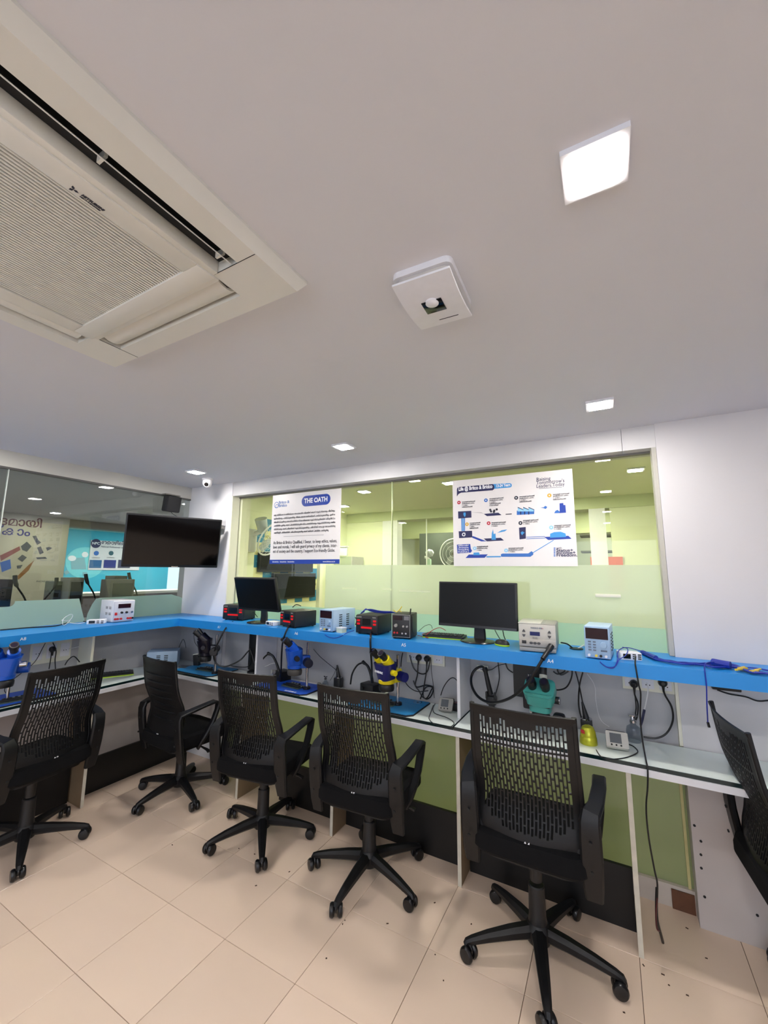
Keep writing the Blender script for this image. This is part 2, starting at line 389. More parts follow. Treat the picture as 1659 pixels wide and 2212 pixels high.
# blue shelf
shelf = thing('wall_shelf', 'sky blue shelf running round the corner above the desk', 'shelf', (1.2, -.1, ZSB))
s = MB(); s.xf = Matrix.Translation((-1.2, .1, -ZSB))
s.bb((XS, YS, ZSB), (7.4, -.0072, ZS)).bb((.607, -.0071, ZSB), (XR-.001, G-.003, ZS)).bb((.001, YS+.0001, ZSB), (XS-.0001, -.0005, ZS)); s.build('shelf_board', M_blue, shelf, False)
s = MB(); s.xf = Matrix.Translation((-1.2, .1, -ZSB)); s.bb((-.013, -4.6, ZSB), (XS, YS-.0002, ZS)); s.build('shelf_board', M_blue, shelf, False)
for x in (1.207, 2.845, 4.8):
    s = MB(); s.xf = Matrix.Translation((-1.2, .1, -ZSB)); s.bb((x-.009, -.19, ZT+.001), (x+.009, -.002 if x > XR else .025, ZSB-.001)); s.build('shelf_bracket', M_desk, shelf, False)
s = MB(); s.xf = Matrix.Translation((-1.2, .1, -ZSB)); s.bb((.014, -.875, ZT+.001), (.2, -.857, ZSB-.001)); s.build('shelf_bracket', M_cream, shelf, False)
for body, px, py in (('A7', 473, 1355), ('A6', 640, 1368.5), ('A5', 872, 1393.5), ('A4', 1189, 1428.5)):
    q = ony(px, py, YS-.001); text('chalk_mark', body, .027, (q.x-1.2, YS-.0012+.1, q.z-ZSB), FRONT, M_pwhite, shelf, 'CENTER')
q = onx(50, 1380.5, XS+.001); text('chalk_mark', 'A8', .027, (XS+.0012-1.2, q.y+.1, q.z-ZSB), EAST, M_pwhite, shelf, 'CENTER')
q = onz(1245, 1402, ZS)
tag(MB().lathe([(.034, 0), (.036, .004), (.026, .004), (.026, .0045)], 24, Matrix.Translation((q.x, q.y, ZS))).build('cable_grommet', M_blk), 'black round cable hole in the blue shelf right of the grey station', 'grommet')

# ================================================================== CEILING THINGS
def ceiling_light(x, y, label, group, m, s=.12, z=ZC, frame=M_white):
    t = thing('ceiling_light', label, 'ceiling light', (x, y, z), 0, group)
    fr = MB()
    for a in range(4):
        fr.xf = Matrix.Rotation(a*math.pi/2, 4, 'Z'); fr.box((.006, -(s/2-.006), -.006), (s-.012, .012, .012))
    fr.build('frame', frame, t)
    MB().box((0, 0, -.008), (s-.025, s-.025, .011), bev=.003).build('diffuser', m, t)
    return t
E_room = emit('lamp glow', (255, 250, 246), LAMP)
E_green = emit('lamp glow of the green room', (255, 251, 228), LAMP_GREEN)
E_far = emit('lamp glow of the far rooms', (250, 252, 255), LAMP_FAR)
gr = 'square ceiling lights of the room'
ceiling_light(3.687, -1.776, 'large looking square ceiling light nearest the camera', gr, E_room)
ceiling_light(3.673, -.447, 'square ceiling light in front of the right end of the long window', gr, E_room)
ceiling_light(2.177, -.462, 'square ceiling light in front of the middle of the long window', gr, E_room)
ceiling_light(.671, -.45, 'square ceiling light over the corner beside the dome camera', gr, E_room)
ceiling_light(.45, -1.78, 'ceiling light at the left edge above the left window', gr, E_room)
for x, y in ((5.9, -1.78), (3.69, -3.3), (5.2, -3.3), (.67, -3.3), (2.2, -3.6), (3.69, -4.7), (5.6, -4.7), (1.2, -4.7)):
    ceiling_light(x, y, 'square ceiling light behind the camera', 'ceiling lights behind the camera', E_room)

# cassette air conditioner
def cassette():
    t = thing('ceiling_air_conditioner', 'large square cream cassette air conditioner set in the ceiling', 'air conditioner', (2.473, -2.266, ZC))
    H = .4815; zb = -.036
    # sloping outer flange
    fl = MB()
    outer = [(-H, -H), (H, -H), (H, H), (-H, H)]; inn = .462
    for a in range(4):
        fl.xf = Matrix.Rotation(a*math.pi/2, 4, 'Z')
        v = [fl._v(p) for p in ((-H, -H, 0), (H, -H, 0), (H, -H, -.008), (-H, -H, -.008), (inn, -inn, zb), (-inn, -inn, zb), (inn, -inn, 0), (-inn, -inn, 0))]
        fl.bm.faces.new((v[0], v[1], v[2], v[3])); fl.bm.faces.new((v[3], v[2], v[4], v[5])); fl.bm.faces.new((v[5], v[4], v[6], v[7]))
    fl.build('panel_flange', M_ac, t)
    # ring between flange and slots, slots and grille
    fr = MB()
    for a in range(4):
        fr.xf = Matrix.Rotation(a*math.pi/2, 4, 'Z')
        fr.box((0, -.430, zb/2), (.61, .064, -zb))          # outer rail
        fr.box((0, -.3155, zb/2-.002), (.609, .021, -zb+.004), bev=.003)          # inner rail, slightly proud
        fr.box((-.3835, -.3835, zb/2), (.157, .157, -zb))                     # corner block
    fr.build('panel_frame', M_ac, t)
    for a in range(4):
        jm = MB(); jm.xf = Matrix.Rotation(a*math.pi/2, 4, 'Z'); jm.box((.3055, -.385, zb-.0002), (.0016, .15, .001)); jm.build('panel_joint', M_dark, t)
    for a in range(4):
        R = Matrix.Rotation(a*math.pi/2, 4, 'Z')
        c = MB(); c.xf = R; c.box((0, -.3625, -.003), (.61, .071, .006)); slot = c.build('air_slot', M_dark if a in (1,) else mat('slot interior', (150, 146, 134), .6), t, False)
        v = MB(); v.xf = R
        if a == 1:   # open outlet on the +x side
            v.box((0, -.366, -.022), (.60, .040, .0025), RM(math.radians(45)))
            for q in (-.28, 0, .28): v.box((q, -.362, -.012), (.006, .03, .02))
        else:
            prof = [(-.029, -.022), (-.015, -.031), (0, -.034), (.015, -.033), (.029, -.028), (.029, -.024), (0, -.029), (-.029, -.018)]
            m = R @ Matrix(((0, 0, 1, -.29), (1, 0, 0, -.363), (0, 1, 0, 0), (0, 0, 0, 1)))
            v.xf = Matrix.Identity(4); v.prism(prof, .58, m)
        v.build('louver', M_ac, t)
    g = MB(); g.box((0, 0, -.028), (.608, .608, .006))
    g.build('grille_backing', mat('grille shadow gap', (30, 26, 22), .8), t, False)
    fr = MB()
    for a in range(4):
        fr.xf = Matrix.Rotation(a*math.pi/2, 4, 'Z'); fr.box((.0, -.281, -.038), (.6155 if a % 2 == 0 else .507, .055, .014 if a % 2 == 0 else .0138), bev=.002)
    fr.build('grille_frame', M_ac, t)
    n = 52
    for i in range(n):
        x = -.25+.5*(i+.5)/n
        if i == 0:
            r0 = MB().box((0, 0, -.036), (.0052, .508, .010), bev=.001, seg=1).build('grille_slat', M_ac, t, False); r0.location.x = x
        else:
            r = r0.copy(); COL.objects.link(r); r.location.x = x
    # maker's mark: three diamonds and a word
    lg = MB(); c0 = Vector((.268, -.005, -.0457))
    for a in (90, 210, 330):
        d = math.radians(a); e = Vector((math.cos(d), math.sin(d))); pr = Vector((-e.y, e.x))
        P = [Vector((0, 0)), e*.0048+pr*.0029, e*.0096, e*.0048-pr*.0029]
        lg.prism([(p.x, p.y) for p in P], .0006, Matrix.Translation(c0))
    lg.build('badge', M_pgrey, t, False)
    text('badge_lettering', 'MITSUBISHI', .0085, (.270, .009, -.0458), (math.pi, 0, math.pi/2), M_pgrey, t, 'LEFT', .0004, .25)
    text('badge_lettering', 'HEAVY INDUSTRIES', .0045, (.2625, .009, -.0458), (math.pi, 0, math.pi/2), M_pgrey, t, 'LEFT', .0002, .25)
cassette()
# presence sensor
def sensor():
    t = thing('ceiling_sensor', 'white square ceiling sensor with a dark window', 'sensor', (3.262, -1.583, ZC), math.radians(2))
    MB().prism(rrect(.172, .225, .02), .018, Matrix.Translation((0, 0, -.018))).build('base_plate', M_white, t)
    MB().prism(rrect(.15, .205, .02), .016, Matrix.Translation((0, 0, -.034))).build('body', mat('sensor body grey', (196, 190, 184), .5), t)
    cv_ = MB(); n = 10; W = .088
    for i in range(n):
        pass
    prof = [(-.112+.224*i/12, -.040-.012*math.sin(math.pi*min(1, max(0, i/12)))) for i in range(13)]
    poly = prof+[(y, z+.006) for y, z in prof[::-1]]
    m = Matrix(((0, 0, 1, -.083), (1, 0, 0, 0), (0, 1, 0, 0), (0, 0, 0, 1)))
    cv_.prism(poly, .166, m); cv_.build('cover', M_white, t)
    MB().box((.0, .0, -.0525), (.060, .054, .003), bev=.001).build('sensor_window', M_screen, t)
    MB().lathe([(.020, -.050), (.019, -.0545), (.014, -.058), (.006, -.0595), (.0, -.06)], 20, Matrix.Translation((0, -.016, 0))).build('lens_dome', M_white, t)
    MB().box((.02, .078, -.046), (.06, .0025, .001)).build('marking', M_pgrey, t, False)
sensor()
# dome camera
q = onz(453, 1031, ZC)
t = thing('dome_camera', 'small white dome security camera under the ceiling by the corner', 'camera', (.52, -.22, ZC))
MB().lathe([(.047, 0), (.047, -.012), (.044, -.016), (.03, -.016)], 28).build('mount', M_white, t)
MB().lathe([(.040, -.015), (.041, -.03), (.040, -.05), (.034, -.066), (.022, -.078), (.008, -.084), (0, -.085)], 28).build('housing', M_white, t)
dv = Vector((.62, -.70, -.42)).normalized(); c0 = Vector((0, 0, -.045))
MB().cyl(c0+dv*.030, c0+dv*.045, .026, .022, 24).build('lens_ring', M_white, t)
MB().cyl(c0+dv*.0445, c0+dv*.0475, .019, .017, 24).build('lens', M_screen, t)

# ================================================================== TV, speaker, junction box
t = thing('television', 'black flat television angled across the left corner above the shelf', 'television', (.40, -.41, 1.86), math.radians(62.7))
t.rotation_euler = (math.radians(-0.0), 0, math.radians(62.7))
K = Matrix.Rotation(math.radians(10.6), 4, 'X')
m_ = MB(); m_.xf = K; m_.box((0, .018, 0), (.74, .036, .44), bev=.006); m_.build('housing', M_blk, t)
m_ = MB(); m_.xf = K; m_.box((0, -.001, .006), (.716, .004, .405)); m_.build('screen', mat('television screen', (4, 4, 5), .07, var=0, spec=.4), t, False)
m_ = MB(); m_.xf = K; m_.box((0, .055, -.01), (.4, .05, .26), bev=.015); m_.build('back_housing', M_blk, t)
m_ = MB(); m_.xf = K; m_.box((0.02, -.003, -.212), (.05, .004, .006)); m_.build('badge', M_chrome, t)
iv = Matrix.Rotation(-math.radians(62.7), 4, 'Z')
def tl(p): return iv @ (Vector(p)-Vector((.40, -.41, 1.86)))
MB().sweep([K @ Vector((0, .06, 0)), K @ Vector((0, .12, 0)), tl((.2, -.2, 1.86)), tl((.12, -.03, 1.86)), tl((.12, -.002, 1.86))], (.05, .03), up=(0, 0, 1)).build('wall_arm', M_blk, t)
t = thing('wall_speaker', 'small black box speaker under the beam above the television', 'speaker', (.055, -.23, 2.30), 0)
c = onx(371, 1088, .06)
t.location = (.06, c.y, c.z)
MB().box((0, 0, -.005), (.09, .135, .15), RM(0, math.radians(8)), bev=.012).build('cabinet', mat('charcoal speaker cloth', (34, 34, 36), .85, bump=.4, bscale=800), t)
MB().box((-.02, 0, .083), (.07, .15, .012), bev=.003).build('bracket', mat('grey bracket', (120, 116, 108), .5), t)
MB().tube([(.0, .0, -.075), (.0, .01, -.09), (0, .05, -.11), (0, .12, -.13), (.02, .16, -.135)], .0025).build('wire', M_cable, t)
a = ony(467, 1114, 0); b2 = ony(491, 1139, 0)
t = thing('junction_box', 'small white junction box on the white column behind the television', 'box', ((a.x+b2.x)/2, 0, b2.z+.05))
MB().box((0, -.026, .012), (.12, .05, .10), bev=.004).build('box_body', M_white, t)
MB().box((.02, -.028, -.055), (.075, .04, .028), bev=.003).build('bracket', mat('grey clip', (140, 138, 134), .5), t)

# ================================================================== POSTERS
def decal(pts, m, parent, name, z=0.0012, h=.0006, org=(0, 0)):
    """flat print on a poster whose local x is right, y is up, +z faces the viewer"""
    mb = MB(); mb.prism([(p[0]+org[0], p[1]+org[1]) for p in pts], h, Matrix.Translation((0, 0, z))); return mb.build(name, m, parent, False)
def rect(x0, y0, x1, y1): return [(x0, y0), (x1, y0), (x1, y1), (x0, y1)]
def circ(x, y, r, n=18): return [(x+r*math.cos(2*math.pi*i/n), y+r*math.sin(2*math.pi*i/n)) for i in range(n)]
def poster(name, label, cat, tlp, trp, brp, blp, Y):
    A, B, C_, D = [ony(*p, Y) for p in (tlp, trp, brp, blp)]
    bx = (A.x+D.x)/2; by = (C_.z+D.z)/2; W = (B.x+C_.x)/2-bx; Hh = (A.z+B.z)/2-by
    t = thing(name, label, cat, (bx, Y, by)); t.rotation_euler = FRONT
    MB().box((W/2, Hh/2, -.0005), (W, Hh, .003)).build('board', M_paper, t, False)
    return t, W, Hh
def pix(t, Y): # pixel -> poster coordinates
    def fn(px, py):
        q = ony(px, py, Y); return (q.x-t.location.x, q.z-t.location.z)
    return fn
YP = G-.008
t, W, Hh = poster('oath_poster', 'white poster headed THE OATH stuck on the left pane', 'poster', (588, 1068), (738, 1057.5), (733, 1218), (584.5, 1218), YP)
decal(rect(0, 0, W, .036), M_pblue, t, 'footer_band')
P = pix(t, YP)
a = P(652, 1083); b2 = P(714, 1078); cx, cy = (a[0]+b2[0])/2, (a[1]+b2[1])/2
decal([(x+cx, y+cy) for x, y in rrect(b2[0]-a[0], .092, .045, 6)], M_pblue, t, 'title_pill')
ROT0 = (0, 0, 0)
def ptxt(t, body, px, py, size, m, P, align='LEFT', bold=0, z=.0022, xs=1): x, y = P(px, py); return text('lettering', body, size, (x, y, z), ROT0, m, t, align, bold, 0, xs)
text('lettering', 'THE OATH', .056, (cx, cy, .0022), ROT0, M_pwhite, t, 'CENTER', .0016); FIT.append((TEXTS[-1][0], W*.325))
ptxt(t, 'Britco &', 602.5, 1086, .036, M_pmid, P, bold=.0004); ptxt(t, 'Bridco', 602.5, 1093, .036, M_pmid, P, bold=.0004)
x, y = P(597.5, 1090)
for k, (rr, dx, dy) in enumerate(((.028, 0, -.004), (.018, .006, -.014))):
    ring = circ(x+dx, y+dy, rr); inner = circ(x+dx, y+dy, rr-.005)
    mb = MB(); m4 = Matrix.Translation((0, 0, .0013)); n = len(ring)
    for i in range(n):
        j = (i+1) % n; mb.bm.faces.new([mb._v((p[0], p[1], .0014)) for p in (ring[i], ring[j], inner[j], inner[i])])
    mb.build('logo_ring', M_pmid, t, False)
MAL = ['ഒരു ബ്രിട്കോ & ബ്രിഡ്കോ അംഗമെന്ന നിലയിൽ ഞാൻ സൂക്ഷ്മതയും നീതിയും', 'മൂല്യങ്ങളും പാലിക്കുമെന്നും നിയമപരമായ മാർഗങ്ങൾ പാലിക്കുമെന്നും എന്റെ',
       'നിലനിൽക്കുന്ന ഉപഭോക്താവിന്റെ സ്വകാര്യതയെ സൂക്ഷിക്കുന്നതിൽ വിട്ടുവീഴ്ച്ച', 'ചെയ്യില്ല എന്നും ഞാൻ പ്രവർത്തിക്കുന്ന സ്ഥാപനത്തിന്റെയും സമൂഹത്തിന്റെയും രാജ്യ',
       'ത്തിന്റെയും താൽപര്യങ്ങൾ സൂക്ഷിക്കുമെന്നും പരിസ്ഥിതി സൗഹൃദ ലോകത്തിനു', 'വേണ്ടിയുള്ള പരിശ്രമത്തിൽ പങ്കാളിയാകുമെന്നും ഞാൻ ഇതിനാൽ പ്രതിജ്ഞ ചെയ്യുന്നു.']
def fit_line(t, body, x, y, width, size, m, bold=0):
    o = text('lettering', body, size, (x, y, .0022), ROT0, m, t, 'LEFT', bold); FIT.append((o, width)); return o
for i, s_ in enumerate(MAL):
    x, y = P(592, 1113.5+i*7.6-0.0); fit_line(t, s_, x, y, W*(.89 if i < 5 else .80), .0205, M_pgrey, .0002)
decal(rect(W*.2, Hh*.385, W*.78, Hh*.388), M_pgrey, t, 'divider_line')
for i, s_ in enumerate(['As Britco & Bridco Qualified, I Swear, to keep ethics, values,', 'laws and morals, I will safe guard privacy of my clients, inter-', 'est of society and the country, I support Eco-friendly Globe.']):
    fit_line(t, s_, W*.045, Hh*(.30-i*.062), W*(.915 if i < 2 else .89), .038, M_pgrey, .0003)
fit_line(t, 'britcobridco   britcobridco   britcobridco', W*.045, .018, W*.33, .018, M_pwhite); fit_line(t, 'www.britco.co.in', W*.78, .018, W*.16, .018, M_pwhite)

t, W, Hh = poster('life_poster', 'white infographic poster with blue drawings headed Life on the right pane', 'poster', (977, 1042), (1236, 1009), (1248, 1223), (981, 1223), YP)
P = pix(t, YP)
def pp(x, y): # coordinates in the zoomed crop (1659 px wide, origin 970,1000)
    return P(970+x*290/1659, 1000+y*290/1659)
def pr(*pts): return [pp(*q) for q in pts]
decal(pr((98, 415), (98, 330), (105, 308), (125, 298), (540, 262), (556, 275), (562, 300), (556, 325), (540, 338), (150, 368), (118, 385)), M_pnavy, t, 'title_bubble')
decal(pr((540, 262), (755, 250), (773, 262), (776, 280), (770, 296), (755, 303), (540, 322), (560, 300)), M_psky, t, 'title_pill', z=.0006)
def PT(body, x, y, size, m, bold=0, align='LEFT', xs=1):
    a = pp(x, y); return text('lettering', body, size, (a[0], a[1], .0022), ROT0, m, t, align, bold, 0, xs)
o = PT('Life @ Britco & Bridco', 118, 328, .036, M_pwhite, .0012); FIT.append((o, pp(532, 300)[0]-pp(118, 328)[0]))
o = PT('13-24 Years', 580, 287, .028, M_pwhite, .0008); FIT.append((o, pp(750, 280)[0]-pp(580, 287)[0]))
o = PT('Raising', 1078, 208, .032, M_pnavy); FIT.append((o, pp(1250, 208)[0]-pp(1078, 208)[0]))
o = PT("Tommorrow's", 1078, 250, .032, M_pnavy); FIT.append((o, pp(1425, 230)[0]-pp(1078, 250)[0]))
o = PT('Leaders.Today', 1078, 292, .032, M_pnavy); FIT.append((o, pp(1425, 275)[0]-pp(1078, 292)[0]))
decal(pr((1110, 315), (1395, 298), (1395, 302), (1110, 319)), M_pnavy, t, 'underline')
PT('with', 1325, 1052, .018, M_pnavy)
for i, s_ in enumerate(('Status+', 'Income+', 'Freedom.')): FIT.append((PT(s_, 1325, 1082+i*30, .025, M_pnavy, .0005), (.092, .104, .114)[i]))
for i in range(9): decal(pr((1293, 1045+i*13), (1316, 1045+i*13), (1316, 1053+i*13), (1293, 1053+i*13)), M_pmid, t, 'side_mark')
# drawings
D_ = lambda pts, m, nm='drawing', z=.0012: decal(pr(*pts), m, t, nm, z)
D_([(112, 600), (275, 592), (278, 675), (115, 688)], M_pnavy); D_([(150, 686), (198, 682), (198, 840), (155, 842)], M_pmid)
for k in (160, 178): D_([(k, 686), (k+8, 686), (k+10, 840), (k+3, 840)], M_plight, z=.0019)
D_([(120, 845), (285, 838), (288, 920), (125, 930)], M_pnavy)
D_([(288, 905), (300, 905), (430, 955), (470, 968), (400, 970), (288, 925)], M_pblue); D_([(430, 935), (640, 925), (680, 958), (470, 970)], M_pnavy)
D_([(525, 950), (530, 870), (545, 820), (552, 880), (575, 870), (580, 950)], M_psky, z=.0019); D_([(595, 865), (650, 832), (720, 822), (690, 845)], M_psky)
D_([(430, 630), (610, 615), (650, 645), (470, 658)], M_pnavy)
for (x_, y_) in ((510, 580), (560, 590), (590, 575), (520, 600), (555, 605)): decal(circ(*pp(x_, y_), .008, 7), M_pgrey, t, 'drawing', .0019)
D_([(700, 630), (775, 625), (775, 636), (700, 640)], M_pgrey); D_([(275, 608), (400, 618), (435, 632), (400, 614)], M_pgrey)
D_([(838, 590), (1055, 575), (1052, 632), (838, 643)], M_pmid)
for k in (850, 917, 983): D_([(k, 545), (k+65, 575), (k+65, 600), (k, 600)], M_plight, z=.0019); D_([(k, 545), (k+70, 575), (k+70, 582), (k, 555)], M_pnavy, z=.0024)
for k in (880, 930, 980): D_([(k, 600), (k+12, 600), (k+12, 638), (k, 640)], M_pnavy, z=.0024)
D_([(1130, 552), (1170, 548), (1190, 530), (1215, 545), (1195, 570), (1165, 558)], M_pmid)
D_([(1365, 500), (1412, 495), (1414, 520), (1438, 520), (1446, 615), (1368, 620)], M_pblue); D_([(1300, 622), (1312, 595), (1340, 580), (1368, 600), (1368, 620)], M_pmid)
D_([(865, 800), (948, 792), (950, 935), (872, 945)], M_pnavy); D_([(885, 862), (905, 845), (935, 862), (915, 878), (903, 895)], M_psky, z=.0019)
D_([(1178, 915), (1475, 900), (1515, 938), (1225, 952)], M_pblue); D_([(1248, 925), (1250, 875), (1300, 855), (1380, 850), (1440, 872), (1448, 915)], M_psky, z=.0019)
D_([(955, 915), (1185, 905), (1185, 912), (955, 922)], M_pmid); D_([(955, 935), (1190, 925), (1190, 932), (955, 942)], M_pmid)
D_([(1285, 955), (1300, 955), (1045, 1110), (1035, 1105)], M_psky)
D_([(205, 1175), (245, 1132), (480, 1130), (440, 1172)], M_pblue); D_([(300, 1140), (305, 1108), (370, 1105), (385, 1140)], M_psky, z=.0019)
D_([(465, 1152), (640, 1150), (640, 1165), (462, 1168)], M_psky)
D_([(640, 1130), (660, 1120), (980, 1118), (1020, 1090), (1042, 1110), (1040, 1135), (1005, 1160), (645, 1160)], M_pmid)
D_([(98, 1010), (262, 1002), (270, 1060), (285, 1085), (270, 1108), (105, 1118)], M_pblue, 'speech_bubble')
for i in range(4): FIT.append((PT(('ബ്രിട്കോയിൽ', 'പ്രവേശനം', 'നേടുന്നു', 'തുടക്കം')[i], 112, 1024+i*25, .013, M_pwhite, .0002), .075))
for (x_, y_, m_2) in ((123, 490, M_pred), (456, 462, M_pmid), (830, 432, M_pgrey), (1240, 402, M_pgold), (222, 758, M_pgold), (490, 745, M_pred), (883, 743, M_pgrey), (1263, 798, M_plight), (318, 1056, M_plight), (706, 1082, M_plight)):
    decal(circ(*pp(x_, y_), .0125), m_2, t, 'bullet_dot'); decal(circ(*pp(x_, y_), .004), M_pwhite, t, 'bullet_dot', .0019)
for (x_, y_, n_) in ((160, 485, 4), (500, 445, 5), (870, 420, 4), (1285, 392, 4), (255, 745, 4), (525, 740, 3), (915, 712, 3), (1300, 775, 3), (345, 1035, 3), (735, 1055, 3)):
    for i in range(n_):
        PT(('മൊബൈൽ ടെക്നോളജി', 'അടിസ്ഥാന പഠനം', '3 - 4 വർഷം', 'സർട്ടിഫിക്കറ്റ് കോഴ്സ്', 'തൊഴിൽ')[i], x_, y_+i*21, .0105, M_pgrey, .0002); FIT.append((TEXTS[-1][0], (.092, .088, .040, .075, .06)[i]*(1 if x_ > 400 or y_ < 600 else .8)))
D_([(150, 862), (152, 858)] and [(160, 880), (175, 862), (200, 862), (205, 890), (190, 908), (165, 902)], M_pwhite, z=.0019); D_([(170, 882), (180, 872), (192, 872), (195, 888), (185, 898), (173, 895)], M_pnavy, z=.0024)
D_([(180, 615), (205, 612), (208, 640), (200, 665), (190, 665), (178, 640)], M_psky, z=.0019)

# ================================================================== DEVICES ON THE SHELF
def local(name, label, cat, x, y, z, deg, group=None): return thing(name, label, cat, (x, y, z), math.radians(deg), group)
def sold(x, y, deg, label, w=.19, d=.22, h=.122):
    t = local('soldering_station', label, 'soldering station', x, y, ZS, deg, 'black soldering stations with red keys')
    MB().box((0, d/2, h/2+.004), (w, d, h-.004), bev=.006).build('housing', mat('black enamel case', (30, 29, 30), .5, bump=.2, bscale=500), t)
    MB().box((0, -.003, h/2+.004), (w-.006, .008, h-.01), bev=.003).build('front_panel', M_blk, t)
    MB().box((0, -.0078, h*.66), (w*.36, .002, h*.34)).build('display', mat('black display', (6, 6, 8), .12), t, False)
    for sx in (-1, 1):
        for k in (0, 1): MB().box((sx*w*.36, -.0085, h*(.72-.17*k)), (w*.13, .004, h*.10), bev=.001).build('key', M_red, t)
    MB().box((0, -.0085, h*.36), (w*.48, .004, h*.10), bev=.001).build('key', M_red, t)
    text('lettering', 'QUICK', .012, (-w*.44, -.0082, h*.9), FRONT, M_greycase, t); text('lettering', 'TOOL', .010, (w*.26, -.0082, h*.9), FRONT, M_greycase, t)
    MB().cyl((w*.2, -.006, h*.16), (w*.2, -.02, h*.14), .012, .011, 16).build('socket', M_blk, t)
    MB().cyl((-w*.36, -.006, h*.16), (-w*.36, -.010, h*.16), .007, n=14).build('knob', M_blk, t)
    for sx in (-1, 1):
        for sy in (.1, .9): MB().cyl((sx*w*.4, d*sy, 0), (sx*w*.4, d*sy, .006), .008, n=10).build('foot', M_wheel, t)
sold(.868, -.14, 11, 'black red keyed soldering station left of the tilted monitor', w=.21, d=.16, h=.126)
sold(1.54, -.222, -13, 'black red keyed soldering station between the tilted monitor and blue power supply', w=.18, d=.2, h=.118)
sold(2.22, -.204, 1, 'black red keyed soldering station with blue wires lying on top', w=.172, d=.2, h=.124)

def monitor(x, y, deg, zb, w, h, label, bx, by, dark, lean=-3):
    t = local('monitor', label, 'monitor', bx, by, ZS, 0)
    e = Matrix.Translation((x-bx, y-by, zb)) @ Matrix.Rotation(math.radians(deg), 4, 'Z') @ Matrix.Rotation(math.radians(lean), 4, 'X')
    m = MB(); m.xf = e; m.box((0, .014, h/2), (w, .028, h), bev=.004); m.build('housing', M_blk, t)
    m = MB(); m.xf = e; m.box((0, .035, h*.45), (w*.5, .03, h*.5), bev=.01); m.build('back_bulge', M_blk, t)
    m = MB(); m.xf = e; m.box((0, -.0005, h/2+.006), (w-.02, .003, h-.03)); m.build('screen', dark, t, False)
    m = MB(); m.xf = e; m.box((0, -.0022, .009), (w-.01, .002, .014)); m.build('bezel', mat('black bezel', (30, 30, 32), .25), t, False)
    n = Matrix.Translation((0, 0, 0)) @ Matrix.Rotation(math.radians(deg), 4, 'Z')
    m = MB(); m.xf = n; m.sweep([(0, .045, .008), (0, .047, .05), (0, .043, zb), (0, .045, zb+.09)], [(.075, .02), (.07, .02), (.065, .02), (.065, .02)], up=(1, 0, 0)); m.build('neck', M_blk, t)
    m = MB(); m.xf = n; m.lathe([(.098, 0), (.1, .004), (.096, .009), (.07, .013), (.03, .016), (.0, .017)], 40, Matrix.Diagonal((1.05, .92, 1, 1))); m.build('base', mat('bronze black plastic', (34, 31, 30), .25), t)
    return t
monitor(1.20, -.185, -1, .098, .452, .268, 'smaller looking black monitor between two soldering stations', 1.184, -.15, M_gscreen, 15)
monitor(2.945, -.145, -3, .086, .487, .272, 'large black monitor on a round stand in front of the keyboard end', 2.94, -.10, M_gscreen)

def bench_supply(x, y, deg, w, d, h, label, case, front, display, name='bench_power_supply'):
    t = local(name, label, 'power supply', x, y, ZS, deg)
    MB().box((0, d/2+.002, h/2+.004), (w, d, h-.006), bev=.003).build('housing', case, t)
    MB().box((0, -.002, h/2+.003), (w, .008, h-.004), bev=.002).build('front_panel', front, t)
    MB().box((0, -.0065, h*.79), (w*.88, .003, h*.34)).build('display', display, t, False)
    for i in range(4):
        for j in range(2):
            MB().box((-w*.30+j*w*.19, -.0075, h*(.53-.085*i)), (w*.12, .004, h*.045), bev=.001).build('button', mat('slate button', (96, 110, 130), .5), t)
    MB().cyl((w*.25, -.005, h*.45), (w*.25, -.022, h*.45), w*.135, w*.12, 24).build('dial', front, t)
    MB().box((w*.25, -.0072, h*.27), (w*.25, .004, h*.05), bev=.001).build('button', mat('slate button', (96, 110, 130), .5), t)
    for k, mm in ((-.34, M_white), (-.06, M_yel), (.12, M_blk), (.32, M_white)): MB().cyl((w*k, -.004, h*.11), (w*k, -.014, h*.11), w*.055, n=14).build('terminal', mm, t)
    for j in (.30, .62):
        for i in range(6):
            for k in range(2): MB().box((w/2+.0012, d*j+k*.016, h*(.25+.1*i)), (.002, .012, .006)).build('vent_slot', M_dark, t, False)
    for sx in (-1, 1):
        for sy in (.1, .85): MB().cyl((sx*w*.4, d*sy, 0), (sx*w*.4, d*sy, .008), .008, n=10).build('foot', M_wheel, t)
    return t
M_slate = mat('slate button', (96, 110, 130), .5)
bench_supply(1.913, -.243, -6, .122, .24, .148, 'pale blue bench power supply left of the blue wire bundle station', M_lblue, M_lblue2, M_lcd)
bench_supply(3.590, -.272, -4, .112, .21, .154, 'pale blue bench power supply with dial right of the grey station', M_lblue, M_lblue2, M_lcd)

# black regulated supply with small display
t = local('bench_power_supply', 'small black bench power supply left of the keyboard', 'power supply', 2.497, -.248, ZS, 10)
MB().box((0, .08, .079), (.128, .15, .148), bev=.005).build('housing', mat('black enamel case', (30, 29, 30), .5), t)
MB().box((0, .0, .079), (.12, .008, .14), bev=.003).build('front_panel', M_blk, t)
fr = MB()
for (cx_, cz_, w_, h_) in ((0, .147, .116, .0015), (0, .012, .116, .0015), (-.058, .079, .0015, .135), (.058, .079, .0015, .135)): fr.box((cx_, -.0045, cz_), (w_, .001, h_))
fr.build('trim_line', M_greycase, t, False)
MB().box((-.022, -.0048, .128), (.06, .002, .026)).build('display', M_lcd, t, False)
MB().box((.036, -.0048, .128), (.032, .002, .024)).build('rating_plate', mat('grey print', (110, 110, 114), .5), t, False)
MB().cyl((-.032, -.004, .082), (-.032, -.02, .082), .011, .0095, 18).build('dial', M_greydk, t)
